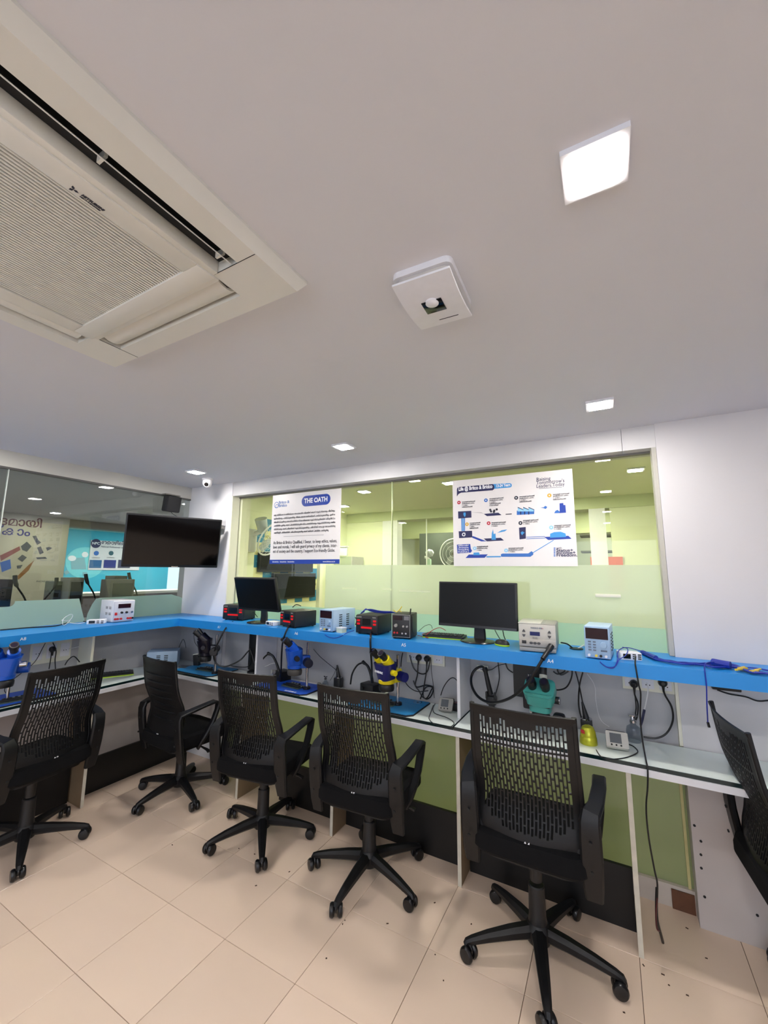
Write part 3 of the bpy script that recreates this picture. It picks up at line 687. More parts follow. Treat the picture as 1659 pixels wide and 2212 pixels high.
for x_, z_, mm in ((-.042, .038, M_redprint), (-.022, .038, M_redprint), (.01, .036, M_chrome), (.034, .036, M_chrome), (.016, .078, M_greydk), (.04, .078, M_greydk)):
    MB().cyl((x_, -.004, z_), (x_, -.014, z_), .006, n=12).build('terminal', mm, t)
MB().box((.066, .03, .09), (.006, .02, .10), bev=.002).build('side_latch', M_blk, t)
MB().cyl((.05, .03, .15), (.054, .03, .185), .0045, n=8).build('probe_tip', M_blk, t)
for sx in (-1, 1):
    for sy in (.02, .14): MB().cyl((sx*.05, sy, 0), (sx*.05, sy, .006), .008, n=10).build('foot', M_wheel, t)

# grey hot air station
t = local('hot_air_station', 'grey desoldering station with blue display and black hose at shelf edge', 'soldering station', 3.306, -.252, ZS, 3)
w_, d_, h_ = .186, .24, .146
MB().box((0, d_/2+.004, h_/2+.006), (w_, d_, h_-.012), bev=.006).build('housing', mat('grey painted side', (150, 150, 144), .5), t)
MB().box((0, -.001, h_*.60), (w_, .012, h_*.76), bev=.004).build('front_panel', M_greycase, t)
MB().box((0, -.003, h_*.33), (w_*.98, .014, h_*.26), bev=.003).build('lower_panel', mat('warm grey panel', (168, 164, 156), .45), t)
MB().box((0, -.001, h_*.10), (w_*.98, .016, h_*.14), bev=.003).build('plinth', M_greydk, t)
MB().box((-.038, .11, h_+.001), (w_*.62, .22, .006), bev=.002).build('top_tray', M_greycase, t)
MB().box((.062, .11, h_-.001), (w_*.30, .22, .004), bev=.001).build('top_tray', M_greydk, t)
MB().box((-.01, -.0085, h_*.66), (.05, .003, .02)).build('display', M_navylcd, t, False)
for sx in (-.066, .062):
    for k in (1, -1):
        mt = Matrix.Translation((sx, -.0075, h_*(.66+.075*k))) @ Matrix.Rotation(math.pi/2, 4, 'X')
        m = MB(); m.prism([(-.0085, -.005*k), (-.006, .002*k), (0, .010*k), (.006, .002*k), (.0085, -.005*k)][::k], .003, mt); m.build('arrow_key', mat('dark grey key', (72, 72, 74), .5), t)
for k in range(3):
    m = MB(); m.lathe([(.0095, 0), (.009, .003), (0, .004)], 16, Matrix.Translation((-.03+k*.019, -.0095, h_*.33)) @ Matrix.Rotation(math.pi/2, 4, 'X') @ Matrix.Diagonal((1, .7, 1, 1))); m.build('button', mat('dark grey key', (72, 72, 74), .5), t)
MB().box((-.066, -.011, h_*.35), (.022, .004, .016), bev=.001).build('power_switch', M_blk, t)
text('lettering', 'HAKKO 850', .011, (-.03, -.0078, h_*.86), FRONT, M_slate, t, 'LEFT', .0003)
text('lettering', 'ESD', .007, (.022, -.0078, h_*.86), FRONT, M_redprint, t)
text('lettering', 'REWORK\nSTATION', .006, (-.01, -.0078, h_*.50), FRONT, M_pgrey, t, 'CENTER')
for sx in (-1, 1):
    for sy in (.03, .2): MB().cyl((sx*.075, sy, 0), (sx*.075, sy, .008), .01, n=10).build('foot', M_wheel, t)

# white power supply on the left shelf
t = local('bench_power_supply', 'white bench power supply on the left shelf before the mint pane', 'power supply', .225, -.68, ZS, 84)
w_, d_, h_ = .158, .23, .165
MB().box((0, d_/2, h_/2+.003), (w_, d_, h_), bev=.004).build('housing', M_white, t)
MB().box((0, -.003, h_/2+.003), (w_*.96, .008, h_*.94), bev=.003).build('front_panel', mat('silver blue panel', (190, 194, 206), .4), t)
MB().box((0, -.0078, h_*.76), (w_*.58, .003, h_*.2)).build('display', M_lcd, t, False)
for x_ in (-.018, .018): MB().cyl((x_, -.006, h_*.45), (x_, -.02, h_*.45), .009, .008, 16).build('dial', M_blk, t)
MB().box((-.058, -.008, h_*.40), (.018, .004, .022), bev=.001).build('power_switch', M_redprint, t)
MB().cyl((.058, -.006, h_*.45), (.058, -.014, h_*.45), .008, n=14).build('dial', M_chrome, t)
for x_, mm in ((-.062, M_redprint), (-.044, M_redprint), (-.02, M_redprint), (.03, M_redprint), (.05, M_redprint), (.064, M_blk)): MB().cyl((x_, -.006, h_*.16), (x_, -.018, h_*.16), .008, n=12).build('terminal', mm, t)
for i in range(2):
    for j in range(2):
        for k in range(3): MB().box((-w_/2-.0008, .05+.06*i, h_*(.35+.28*j)+.007*k), (.002, .035, .003)).build('vent_slot', M_dark, t, False)

# USB chargers
def charger(x, y, deg, label, w=.105, h=.03, d=.07):
    t = local('usb_charger', label, 'charger', x, y, ZS, deg, 'white multi port chargers')
    MB().box((0, d/2, h/2), (w, d, h), bev=.004).build('housing', M_white, t)
    MB().box((-w*.2, -.0008, h*.52), (w*.34, .002, h*.62)).build('display', M_screen, t, False)
    for i in range(2):
        for j in range(3): MB().box((w*(.14+.24*i), -.0008, h*(.24+.26*j)), (w*.15, .002, h*.14)).build('usb_port', M_dark, t, False)
charger(3.732, -.222, 15, 'white multi port charger at shelf right with blue wires over it', w=.095, h=.036)
charger(1.36, -.224, -12, 'white multi port charger at the foot of the smaller monitor', w=.1, h=.03, d=.075)
q1 = onz(182.4, 1347.4, ZS); q2 = onz(221.3, 1347.4, ZS)
charger(.20, -.868, 50, 'white multi port charger on the left shelf with white cable', w=.115, h=.032, d=.07)
t = local('plastic_tub', 'small clear yellowish tub beside the left pale blue power supply', 'tub', 2.022, -.215, ZS, -12)
MB().prism(rrect(.055, .05, .006), .028).build('tub_body', mat('yellowish tub', (206, 214, 190), .3), t); MB().prism(rrect(.06, .055, .006), .005, Matrix.Translation((0, 0, .0285))).build('lid', M_white, t)

# keyboards and mice
def keyboard(x, y, z, deg, label, L=.37, Wd=.135):
    t = thing('keyboard', label, 'keyboard', (x, y, z), math.radians(deg))
    m = MB(); m.prism(rrect(L, Wd, .012), .006); m.build('base', M_lime, t)
    m = MB(); m.prism(rrect(L-.006, Wd-.006, .01), .012, Matrix.Translation((0, 0, .006)) @ RM(math.radians(1.5))); m.build('deck', M_blk, t)
    k0 = None
    rows = [(15, 0), (15, .3), (14, .5), (13, .8), (9, 1.4)]
    for r, (n, off) in enumerate(rows):
        for c_ in range(n):
            kx = -L/2+.018+(L-.036)*(c_+.5)/n; ky = Wd/2-.022-r*(Wd-.03)/5
            if k0 is None or n != kn:
                kk = MB().box((0, 0, 0), ((L-.036)/n-.003, (Wd-.03)/5-.003, .007), bev=.0015, seg=1).build('key', mat('dark key cap', (40, 40, 44), .5), t, False); k0 = kk; kn = n
            else: kk = k0.copy(); COL.objects.link(kk)
            kk.location = (kx, ky, .0205)
keyboard(2.712, -.05, ZS, 5, 'black keyboard with lime green edge behind the red wires on the shelf', L=.27, Wd=.12)
keyboard(.115, -.68, ZT, 62, 'black keyboard with lime edge on the left desk below the shelf', L=.33, Wd=.12)
def mouse(x, y, z, deg, label):
    t = thing('computer_mouse', label, 'mouse', (x, y, z), math.radians(deg))
    pr_ = [(0, 1), (.5, .98), (.85, .8), (1, .5)]
    m = MB(); m.lathe([(.9, 0), (1, .12), (.98, .28)], 24, Matrix.Diagonal((.031, .05, .034, 1))); m.build('base', M_lime, t)
    m = MB(); m.lathe([(.98, .28), (.93, .55), (.78, .82), (.5, .98), (.2, 1.05), (0, 1.06)], 24, Matrix.Diagonal((.031, .05, .034, 1))); m.build('shell', M_blk, t)
    MB().cyl((-.003, -.028, .031), (.003, -.028, .031), .006, n=12).build('scroll_wheel', M_greydk, t)
q = onz(1083, 1396, ZS); mouse(q.x, q.y+.02, ZS, 60, 'black and lime computer mouse right of the large monitor stand')

# ================================================================== CABLES
def on_path(pts, y=None, z=None):
    out = []
    for p in pts:
        if len(p) == 3: out.append(ony(p[0], p[1], p[2]))
        elif z is not None: out.append(onz(p[0], p[1], z))
        else: out.append(ony(p[0], p[1], y))
    return out
def cable(name, label, pts, r=.0035, m=None, y=-.05, z=None, cat='cable', group=None, off=Vector((0, 0, 0))):
    P = [p+off for p in on_path(pts, y, z)]
    o = MB().tube(P, r, 8, 5).build(name, m or M_cable); return tag(o, label, cat, group)
def hose(name, label, pts, r, hand=None, y=-.1, m=None, cat='hose'):
    t = thing(name, label, cat, on_path(pts[:1], y)[0]); o0 = Vector(t.location)
    P = [p-o0 for p in on_path(pts, y)]
    MB().tube(P, r, 10, 6).build('tube', m or M_cable, t)
    if hand:
        Q = [p-o0 for p in on_path(hand[0], y)]
        MB().tube(Q, lambda k: hand[1]*(1.15 if k < .12 else .8+.3*k), 14, 6).build('handle', M_blk, t)
        MB().cyl(Q[0], Q[0]+(Q[0]-Q[-1]).normalized()*.012, hand[1]*1.2, hand[1]*.9, 14).build('collar', M_blk, t)
    return t
hose('soldering_hose', 'black hose looping from the leftmost black station past the black microscope', [(503, 1343, -.2), (492, 1352, -.27), (484, 1363, -.33), (473, 1385, -.33), (464, 1405, -.3), (462, 1422, -.27), (470, 1436, -.25), (485, 1440, -.22), (500, 1436, -.2), (520, 1425, -.15), (535, 1408, -.12), (541, 1404, -.1)], .006, ([(541, 1404, -.1), (545, 1415, -.1), (552, 1440, -.1)], .009))
hose('soldering_hose', 'black hose dropping from the station behind the blue microscope', [(624, 1353, -.25), (620, 1360, -.31), (614, 1375, -.33), (610, 1392, -.31), (608, 1420, -.26), (607, 1450, -.22), (604, 1462, -.2)], .0062)
hose('hot_air_wand', 'black arched hot air handle left of the blue microscope', [(562, 1448, -.12), (568, 1424, -.12), (580, 1412, -.12)], .006, ([(580, 1412, -.12), (590, 1418, -.12), (600, 1440, -.13), (606, 1462, -.14)], .010))
hose('soldering_hose', 'black hose dropping in front of the shelf left of the yellow microscope', [(801, 1368, -.21), (801, 1374, -.30), (800, 1384, -.33), (801, 1410, -.31), (803, 1440, -.26), (803, 1462, -.22), (803, 1474, -.2)], .0062)
hose('hot_air_wand', 'black arched hot air handle left of the yellow microscope', [(757, 1478, -.1), (761, 1455, -.1), (772, 1437, -.1), (785, 1431, -.1)], .006, ([(785, 1431, -.1), (795, 1440, -.11), (802, 1460, -.12), (804, 1475, -.12)], .010))
hose('hot_air_hose', 'thick black hose from the grey station looping down to a hot air handle', [(1172, 1424, -.34), (1155, 1452, -.34), (1138, 1478, -.33), (1110, 1503, -.30), (1080, 1516, -.26), (1055, 1517, -.22), (1033, 1505, -.18), (1020, 1484, -.14), (1018, 1463, -.1), (1026, 1447, -.08), (1040, 1440, -.07), (1048, 1446, -.06)], .0075, ([(1048, 1446, -.06), (1053, 1470, -.06), (1060, 1500, -.06)], .014))
p0_, p1_ = ony(1191, 1395, -.27), ony(1172, 1424, -.34)
tag(MB().tube([p0_, (p0_+p1_)/2, p1_], lambda k: .016 if k < .4 else .0115, 16, 5).build('hose_plug', M_blk), 'fat black hose plug sticking out of the grey station', 'plug')
q = ony(1062, 1508, -.05)
t = thing('handle_holder', 'black clip holder gripping the hot air handle on the back board', 'holder', (q.x, q.y, ZT))
hz = q.z-ZT
MB().box((0, 0, hz-.01), (.06, .05, .05), bev=.01).build('clip', M_blk, t); MB().box((0, .0, (hz-.03)/2), (.03, .03, hz-.03)).build('stem', M_blk, t)
for x_ in (-.024, .024): MB().box((x_, -.02, hz+.02), (.012, .02, .04), bev=.004).build('prong', M_blk, t)
gp = 'black power cords hanging under the shelf'
cable('power_cable', 'black cord hanging in a wide loop beside the plug board', [(885, 1415), (892, 1440), (902, 1452), (915, 1456), (924, 1448), (930, 1420)], .004, y=0, group=gp)
cable('power_cable', 'black cord hanging from the left plug under the shelf', [(903, 1425), (902, 1455), (897, 1480), (905, 1492), (912, 1505), (922, 1508), (932, 1490), (935, 1484), (920, 1480), (900, 1484), (893, 1470)], .004, y=.0, group=gp)
cable('power_cable', 'black cord hanging from the right plug under the shelf', [(922, 1425), (921, 1450), (918, 1470), (914, 1500), (920, 1510), (930, 1505), (936, 1490), (930, 1483), (918, 1487), (908, 1510)], .004, y=-.01, group=gp)
cable('power_cable', 'thin black cord dropping straight beside the tester', [(931, 1425), (932, 1450), (936, 1480), (938, 1508)], .002, y=0, group=gp)
cable('power_cable', 'black cord running from the yellow microscope to the plug cords', [(872, 1465), (880, 1480), (892, 1490), (905, 1494), (925, 1492)], .003, y=-.02, group=gp)
cable('power_cable', 'black cord from the shelf down behind the yellow microscope', [(870, 1410), (867, 1425), (866, 1440)], .0035, y=-.05, group=gp)
cable('power_cable', 'black cord hanging beside the hot air handle holder', [(1075, 1425), (1078, 1450), (1078, 1470), (1070, 1500), (1066, 1505)], .003, y=0, group=gp)
cable('power_cable', 'thin black cord sagging under the shelf over the handle loop', [(1040, 1446), (1060, 1447), (1075, 1438), (1092, 1434)], .002, y=0, group=gp)
cable('power_cable', 'black cord curving to the dark panel behind the teal microscope', [(1092, 1432), (1097, 1445), (1108, 1453)], .004, y=-.01, group=gp)
cable('power_cable', 'thick black cord looping right of the teal microscope', [(1192, 1490), (1210, 1490), (1224, 1484), (1233, 1468), (1236, 1452), (1233, 1440)], .004, y=-.05, group=gp)
cable('power_cable', 'black cord bundle coiled under the shelf right of the teal microscope', [(1195, 1450), (1205, 1456), (1220, 1450), (1215, 1444), (1204, 1446), (1212, 1458), (1228, 1450)], .004, y=-.04, group=gp)
cable('power_cable', 'black cord dropping to the black stand behind the bell', [(1243, 1450), (1250, 1475), (1256, 1505), (1262, 1535)], .0035, y=-.05, group=gp)
cable('power_cable', 'second black cord dropping beside the bell', [(1259, 1452), (1252, 1480), (1250, 1520), (1256, 1550), (1266, 1565)], .004, y=-.04, group=gp)
cable('power_cable', 'black cord from the wide plate looping to the bottle', [(1431, 1478), (1436, 1500), (1450, 1525), (1454, 1550), (1448, 1572), (1435, 1588), (1415, 1595), (1390, 1592)], .0045, y=-.01, group=gp)
cable('power_cable', 'black plug cord splitting down behind the bottle', [(1369, 1478), (1371, 1500), (1378, 1520), (1377, 1545), (1372, 1558)], .004, y=-.02, group=gp)
cable('power_cable', 'second strand of the plug cord behind the bottle', [(1369, 1478), (1372, 1505), (1374, 1530), (1370, 1556)], .003, y=-.01, group=gp)
cable('charging_cable', 'long black cable hanging from the right charger past the desk edge to the floor', [(1373, 1418, -.235), (1372, 1432, -.29), (1374, 1445, -.32), (1380, 1480, -.325), (1384, 1500, -.32), (1383, 1550, -.30), (1388, 1600, -.31), (1395, 1640, -.325), (1399, 1662, -.342), (1399, 1700, -.347), (1396, 1735, -.347), (1397, 1770, -.347), (1403, 1820, -.345), (1414, 1880, -.345), (1420, 1910, -.345), (1419, 1955, -.345)], .0035)
cable('cable_tail', 'frayed black and red cable ends hanging near the floor', [(1419, 1918, -.345), (1418, 1960, -.34), (1420, 1990, -.33), (1428, 2020, -.3), (1432, 2036, -.28)], .0055)
cable('cable_tail', 'dark red wire hanging beside the frayed cable ends', [(1420, 1940, -.35), (1417, 1975, -.35), (1419, 2005, -.35), (1425, 2012, -.35)], .003, mat('dark red wire', (70, 20, 22), .5))
cable('soldering_iron_cable', 'white topped cable hanging right of the plug', [(1397, 1475), (1400, 1490), (1396, 1515), (1392, 1532)], .003, M_cwhite, y=-.05)
cable('soldering_iron_cable', 'navy grip of the iron leaning on the bottle', [(1392, 1533), (1388, 1552), (1384, 1566)], .006, mat('navy grip', (30, 34, 66), .4), y=-.06)
cable('white_wire', 'thin white wire drooping on the board between the bell and shelf', [(1268, 1455), (1284, 1480), (1287, 1510), (1292, 1540), (1300, 1558), (1316, 1570)], .0015, M_cwhite, y=0)
cable('meter_cable', 'thin black cable curling on the desk before the tester and bell', [(1279, 1565, -.12), (1281, 1595, -.16), (1288, 1620, -.2)], .0025)
cable('meter_cable', 'black cable lying in a loop on the desk in front of the white meter', [(1288, 1620), (1300, 1636), (1320, 1640), (1350, 1637), (1374, 1628), (1377, 1621), (1368, 1612), (1358, 1608)], .0025, z=ZT+.003)
cable('tester_cable', 'thin black cable looped on the white desk left of the divider', [(936, 1523), (930, 1540), (927, 1553), (940, 1565), (965, 1572), (978, 1567), (980, 1560), (965, 1550), (940, 1541), (935, 1530), (940, 1520)], .0022, z=ZT+.003)
cable('tester_cable', 'black cable arching up from the grey tester to the divider', [(952, 1502), (958, 1485), (968, 1470), (978, 1464), (987, 1470), (995, 1485), (1001, 1497)], .003, y=-.05)
cable('probe_pen', 'black probe pen leaning at the divider', [(990, 1478), (996, 1487), (1002, 1498)], .006, y=-.05, cat='probe')
cable('ground_wire', 'thin wires slanting down the board right of the blue microscope', [(677, 1402), (690, 1417), (705, 1430), (727, 1448)], .002, y=0)
cable('ground_wire', 'second thin wire slanting to the soldering stand', [(728, 1440), (722, 1455), (713, 1470)], .0015, y=0)
cable('white_wire', 'white wire curving beside the support left of the blue microscope', [(566, 1438), (575, 1439), (585, 1434), (596, 1432)], .002, M_cwhite, y=-.1)
cable('power_cable', 'black cord humping behind the smaller monitor to the left station', [(526, 1322), (530, 1330), (538, 1324), (548, 1323), (556, 1333)], .003, y=0, group='black cords on the shelf')
cable('power_cable', 'black cord arching behind the middle soldering station', [(632, 1312), (640, 1306), (650, 1309)], .0035, y=.04, group='black cords on the shelf')
cable('power_cable', 'black cord curving into the blue wire station', [(752, 1331), (760, 1328), (770, 1338), (768, 1350)], .0035, y=.02, group='black cords on the shelf')
cable('power_cable', 'black cord behind the large monitor', [(1069, 1361), (1080, 1380), (1095, 1393), (1125, 1395)], .0025, y=-.02, group='black cords on the shelf')
cable('power_cable', 'second black cord behind the large monitor', [(1086, 1362), (1090, 1378), (1098, 1393)], .003, y=.0, group='black cords on the shelf')
cable('power_cable', 'black cord from the grey station into the cable hole', [(1211, 1388, -.05), (1225, 1391, -.04), (1236, 1399, -.03), (1243, 1403, -.03)], .004, group='black cords on the shelf')
cable('power_cable', 'pale wires rising from the cable hole', [(1247, 1401), (1254, 1398), (1262, 1393)], .003, M_cwhite, y=-.02, group='black cords on the shelf')
cable('test_lead', 'red test lead lying on the shelf before the keyboard', [(902, 1373), (915, 1375), (925, 1378), (912, 1370), (935, 1364), (955, 1360), (965, 1363)], .002, M_cred, z=ZS+.004)
cable('test_lead', 'red test lead arching over the keyboard', [(920, 1372, -.16), (935, 1361, -.12), (950, 1356, -.1), (963, 1362, -.1)], .002, M_cred)
cable('test_lead', 'thin black test lead arching beside the keyboard', [(904, 1364, -.16), (918, 1352, -.12), (930, 1350, -.12), (934, 1358, -.12)], .0015, M_cable)
for k in range(5):
    dy = k*.018
    cable('blue_wire', 'blue wire coiled on top of the station left of the black supply', [(778+k*2, 1327-k, -.12+dy), (786+k, 1319-k, -.11+dy), (800, 1316+k, -.10+dy), (822, 1320+k, -.11+dy), (845+k*3, 1321+k*.6, -.12+dy)], .0028, M_cblue, cat='wire', group='blue wires on the black station')
for a_, b_ in (((850, 1318), (858, 1325)), ((858, 1322), (868, 1310)), ((862, 1318), (868, 1324))):
    cable('clip_lead', 'yellow and black clip lead on the small black power supply', [(a_[0], a_[1], -.14), ((a_[0]+b_[0])/2+1, (a_[1]+b_[1])/2, -.14), (b_[0], b_[1], -.14)], .003, M_yel, cat='wire', group='clip leads on the black supply')
cable('blue_wire', 'blue wire drooping over the shelf front before the left pale blue supply', [(700, 1365, -.25), (702, 1371, -.30), (712, 1377, -.31), (725, 1378, -.31), (740, 1373, -.302), (750, 1367, -.26), (765, 1362, -.22)], .0022, M_cblue, cat='wire')
cable('blue_wire', 'blue wire drooping from the right power supply over the shelf edge', [(1294, 1423, -.275), (1298, 1432, -.305), (1312, 1441, -.31), (1328, 1440, -.31), (1338, 1425, -.302), (1352, 1415, -.25), (1356, 1402, -.2), (1345, 1398, -.15)], .0022, M_cblue, cat='wire')
cable('blue_wire', 'second blue wire looping over the right charger', [(1296, 1424, -.275), (1305, 1438, -.305), (1325, 1443, -.31), (1334, 1425, -.30), (1334, 1410, -.24), (1342, 1401, -.18), (1356, 1399, -.13), (1380, 1405, -.12), (1395, 1408, -.12)], .0022, M_cblue, cat='wire')
tag(MB().tube(on_path([(1388, 1409), (1405, 1416), (1417, 1421)], z=ZS+.012), .011, 10, 3).build('wire_sleeve', M_cblue), 'dark blue sleeve around the wire bundle on the right shelf', 'sleeve')
random.seed(3)
for k in range(7):
    pts = [(1384+k, 1406+k*.8), (1418, 1420+k*.9), (1445+k*2, 1428+random.uniform(-1, 3)), (1480, 1431+random.uniform(-1, 4)), (1515, 1434+random.uniform(-2, 4)), (1545, 1436+random.uniform(-5, 6)), (1585, 1441+random.uniform(-6, 5)), (1625, 1448+random.uniform(-6, 5)), (1670, 1456+random.uniform(-6, 4))]
    cable('blue_wire', 'blue wire in the bundle lying along the right end of the shelf', pts, .0032, M_cblue, z=ZS+.005+.0035*(k % 3), cat='wire', group='blue wires on the right shelf')
tag(MB().tube(on_path([(1540, 1430), (1560, 1434), (1578, 1437)], z=ZS+.02), .016, 10, 3).build('wire_sleeve', M_cblue), 'thick dark blue bundle knot near the right frame edge', 'sleeve')
for k in range(9):
    x_ = 1585+random.uniform(-4, 45); y_ = 1444+(x_-1585)*.12+random.uniform(-2, 3)
    cable('clip_tip', 'small yellow clip at the end of the blue bundle', [(x_, y_), (x_+6, y_-1), (x_+13, y_-3*random.random())], .0045, M_yel, z=ZS+.012, cat='clip', group='yellow clips on the right shelf')
cable('blue_wire', 'single blue wire hanging down over the shelf front at the right', [(1560, 1432, -.15), (1535, 1430, -.22), (1524, 1434, -.29), (1522, 1445, -.305), (1526, 1480, -.305), (1527, 1520, -.29), (1529, 1560, -.27)], .0025, M_cblue, cat='wire')
cable('probe_tip_wire', 'black tip at the end of the hanging blue wire', [(1529, 1560, -.27), (1532, 1571, -.27)], .005, M_blk, cat='probe')
cable('white_cable', 'white cable curled on the left shelf beside the charger', [(183, 1345), (165, 1347), (140, 1343), (133, 1338)], .0025, M_cwhite, z=ZS+.004)
cable('white_cable', 'white cable loop standing up on the left shelf', [(133, 1340, -1.05), (150, 1340, -1.02), (157, 1330, -1.0), (152, 1327, -1.02), (138, 1336, -1.05), (135, 1347, -1.08), (140, 1350, -1.06), (152, 1340, -1.03)], .0022, M_cwhite)
cable('power_cable', 'black cord lying along the back of the left shelf', [(0, 1361), (60, 1356), (120, 1352), (150, 1344), (170, 1341), (185, 1343)], .004, z=ZS+.005)
def cx_(name, label, pts, r, X, m=None, group=None): return tag(MB().tube([onx(p[0], p[1], X) for p in pts], r, 8, 5).build(name, m or M_cable), label, 'cable', group)
gl_ = 'cords under the left shelf'
cx_('power_cable', 'long thin black cord slanting down behind the leftmost chair', [(98, 1389), (92, 1400), (75, 1430), (45, 1455), (20, 1475), (10, 1490), (15, 1500)], .0025, .05, group=gl_)
cx_('power_cable', 'black cord hanging from the left wall plug', [(112, 1398), (110, 1420), (106, 1445)], .0035, .05, group=gl_)
cx_('power_cable', 'second black cord hanging from the left wall plug', [(114, 1388), (121, 1405), (119, 1425), (120, 1445)], .0035, .04, group=gl_)
cx_('power_cable', 'black cord hump on the left desk behind the chair', [(140, 1437), (148, 1425), (160, 1418), (172, 1430)], .004, .08, group=gl_)
cx_('power_cable', 'black cord hanging right of the shelf bracket on the left wall', [(185, 1388), (189, 1405), (190, 1425)], .003, .05, group=gl_)
cx_('white_wire', 'white wire stretched across the left wall under the shelf', [(148, 1402), (165, 1398), (185, 1394)], .0025, .03, M_cwhite)
cable('power_cable', 'thin black cord arching from the pale blue unit in the corner', [(360, 1440, -.2), (378, 1418, -.15), (393, 1384, -.1), (398, 1384, -.1), (402, 1400, -.1)], .0025)
cable('microscope_cable', 'thin cord hanging along the black microscope', [(419, 1362), (420, 1385), (430, 1402), (432, 1415)], .002, y=-.15)
cable('power_cable', 'black cord lying along the desk behind the second chair', [(498, 1438), (520, 1441), (535, 1440), (541, 1432), (541, 1410)], .0035, y=-.05)
tag(MB().box(ony(1568, 1484, -.02), (.11, .03, .03), bev=.004).build('power_adapter', M_blk), 'black adapter tucked under the right end of the shelf', 'adapter')
cable('power_cable', 'black cord sagging from the adapter to the right edge', [(1549, 1490), (1575, 1499), (1610, 1505), (1636, 1514), (1660, 1513)], .0035, y=-.02)
# socket plates, plugs
def plate(a, b, Y, label, n, wall='y', covered=0):
    if wall == 'y':
        A, B = ony(*a, Y), ony(*b, Y); t = thing('socket_plate', label, 'socket', ((A.x+B.x)/2, Y, (A.z+B.z)/2)); W_ = B.x-A.x
    else:
        A, B = onx(*a, Y), onx(*b, Y); t = thing('socket_plate', label, 'socket', (Y, (A.y+B.y)/2, (A.z+B.z)/2), math.pi/2); W_ = B.y-A.y
    H_ = A.z-B.z
    MB().box((0, -.005, 0), (W_, .01, H_), bev=.003).build('cover', M_cream, t)
    for i in range(n):
        x_ = -W_/2+W_*(i+.5)/n
        MB().box((x_, -.0108, 0), (W_/n*.7, .0024, H_*.6), bev=.0008).build('socket_insert', M_white, t)
        for d in (-.008, .008): MB().cyl((x_+d, -.0115, -.004), (x_+d, -.0126, -.004), .003, n=8).build('socket_hole', M_dark, t)
    return t
plate((1343, 1455), (1458, 1500), .029, 'cream socket plate below the shelf beside the right column', 3)
plate((880, 1402), (962, 1440), .029, 'cream socket plate behind the hanging black plugs', 3)
plate((1030, 1435), (1055, 1452), .029, 'small plate behind the hot air hose loop', 1)
plate((67, 1388), (150, 1424), .013, 'cream socket plate on the left wall above the leftmost chair', 3, 'x')
def plug(x, y, Y, label, X=None):
    q = ony(x, y, Y) if X is None else onx(x, y, X)
    t = thing('mains_plug', label, 'plug', q, 0 if X is None else math.pi/2, 'black mains plugs')
    MB().lathe([(.019, 0), (.021, .012), (.017, .028), (.008, .034)], 16, Matrix.Rotation(math.pi/2, 4, 'X')).build('plug_body', M_blk, t)
    MB().cyl((0, -.016, -.01), (0, -.02, -.045), .008, .004, 12).build('strain_relief', M_blk, t)
plug(906, 1420, .018, 'left black mains plug in the plate behind the yellow microscope'); plug(924, 1422, .018, 'right black mains plug in the plate behind the yellow microscope')
plug(1369, 1476, .018, 'black mains plug in the plate left of the right column'); plug(112, 1402, 0, 'black mains plug on the left wall', .025)
plug(1431, 1474, .018, 'black plug at the right side of the plate beside the column')

# ================================================================== DESK THINGS
def work_mat(pts, label, m, r=.02):
    P = [onz(*p, ZT+.006) for p in pts]
    c = sum(P, Vector())/len(P); t = thing('repair_mat', label, 'work mat', (c.x, c.y, ZT))
    return t, c
def mat_thing(x0, y0, x1, y1, label, m, deg=0, name='repair_mat'):
    cx, cy = (x0+x1)/2, (y0+y1)/2
    t = thing(name, label, 'work mat', (cx, cy, ZT), math.radians(deg)); W_, H_ = x1-x0, y1-y0
    MB().prism([(-W_/2, -H_/2+.02), (-W_/2, H_/2), (W_/2, H_/2), (W_/2, -H_/2+.035), (W_/2-.035, -H_/2), (-W_/2+.02, -H_/2)], .008).build('pad', M_dark, t)
    MB().prism([(-W_/2+.003, -H_/2+.022), (-W_/2+.003, H_/2-.003), (W_/2-.003, H_/2-.003), (W_/2-.003, -H_/2+.036), (W_/2-.036, -H_/2+.003), (-W_/2+.02, -H_/2+.003)], .003, Matrix.Translation((0, 0, .0081))).build('pad_top', m, t)
    f_ = MB()
    f_.box((0, H_/2-.045, .0115), (W_-.04, .003, .001)); f_.box((0, H_/2-.085, .0115), (W_-.04, .003, .001))
    for k in range(5): f_.box((-W_/2+.04+k*(W_-.08)/4, H_/2-.065, .0115), (.003, .04, .001))
    f_.build('molded_rib', m, t, False); return t
mat_thing(.40, -.325, .845, -.03, 'teal blue repair mat in the left corner under the black microscope', M_matteal)
t = mat_thing(1.33, -.325, 1.80, -.07, 'bright blue repair mat under the blue microscope in front', M_matblue)
text('lettering', 'SUNSHINE', .022, (.05, -.108, .0118), (0, 0, 0), M_pwhite, t, 'LEFT', .0006)
mat_thing(2.14, -.325, 2.60, -.03, 'teal blue repair mat under the yellow microscope', M_matteal)
t = thing('repair_mat', 'bright blue repair mat at the left edge under the leftmost microscope', 'work mat', (.22, -1.33, ZT), math.radians(90))
MB().prism(rrect(.40, .30, .02), .008).build('pad', M_dark, t); MB().prism(rrect(.394, .294, .02), .003, Matrix.Translation((0, 0, .0081))).build('pad_top', M_matblue, t)
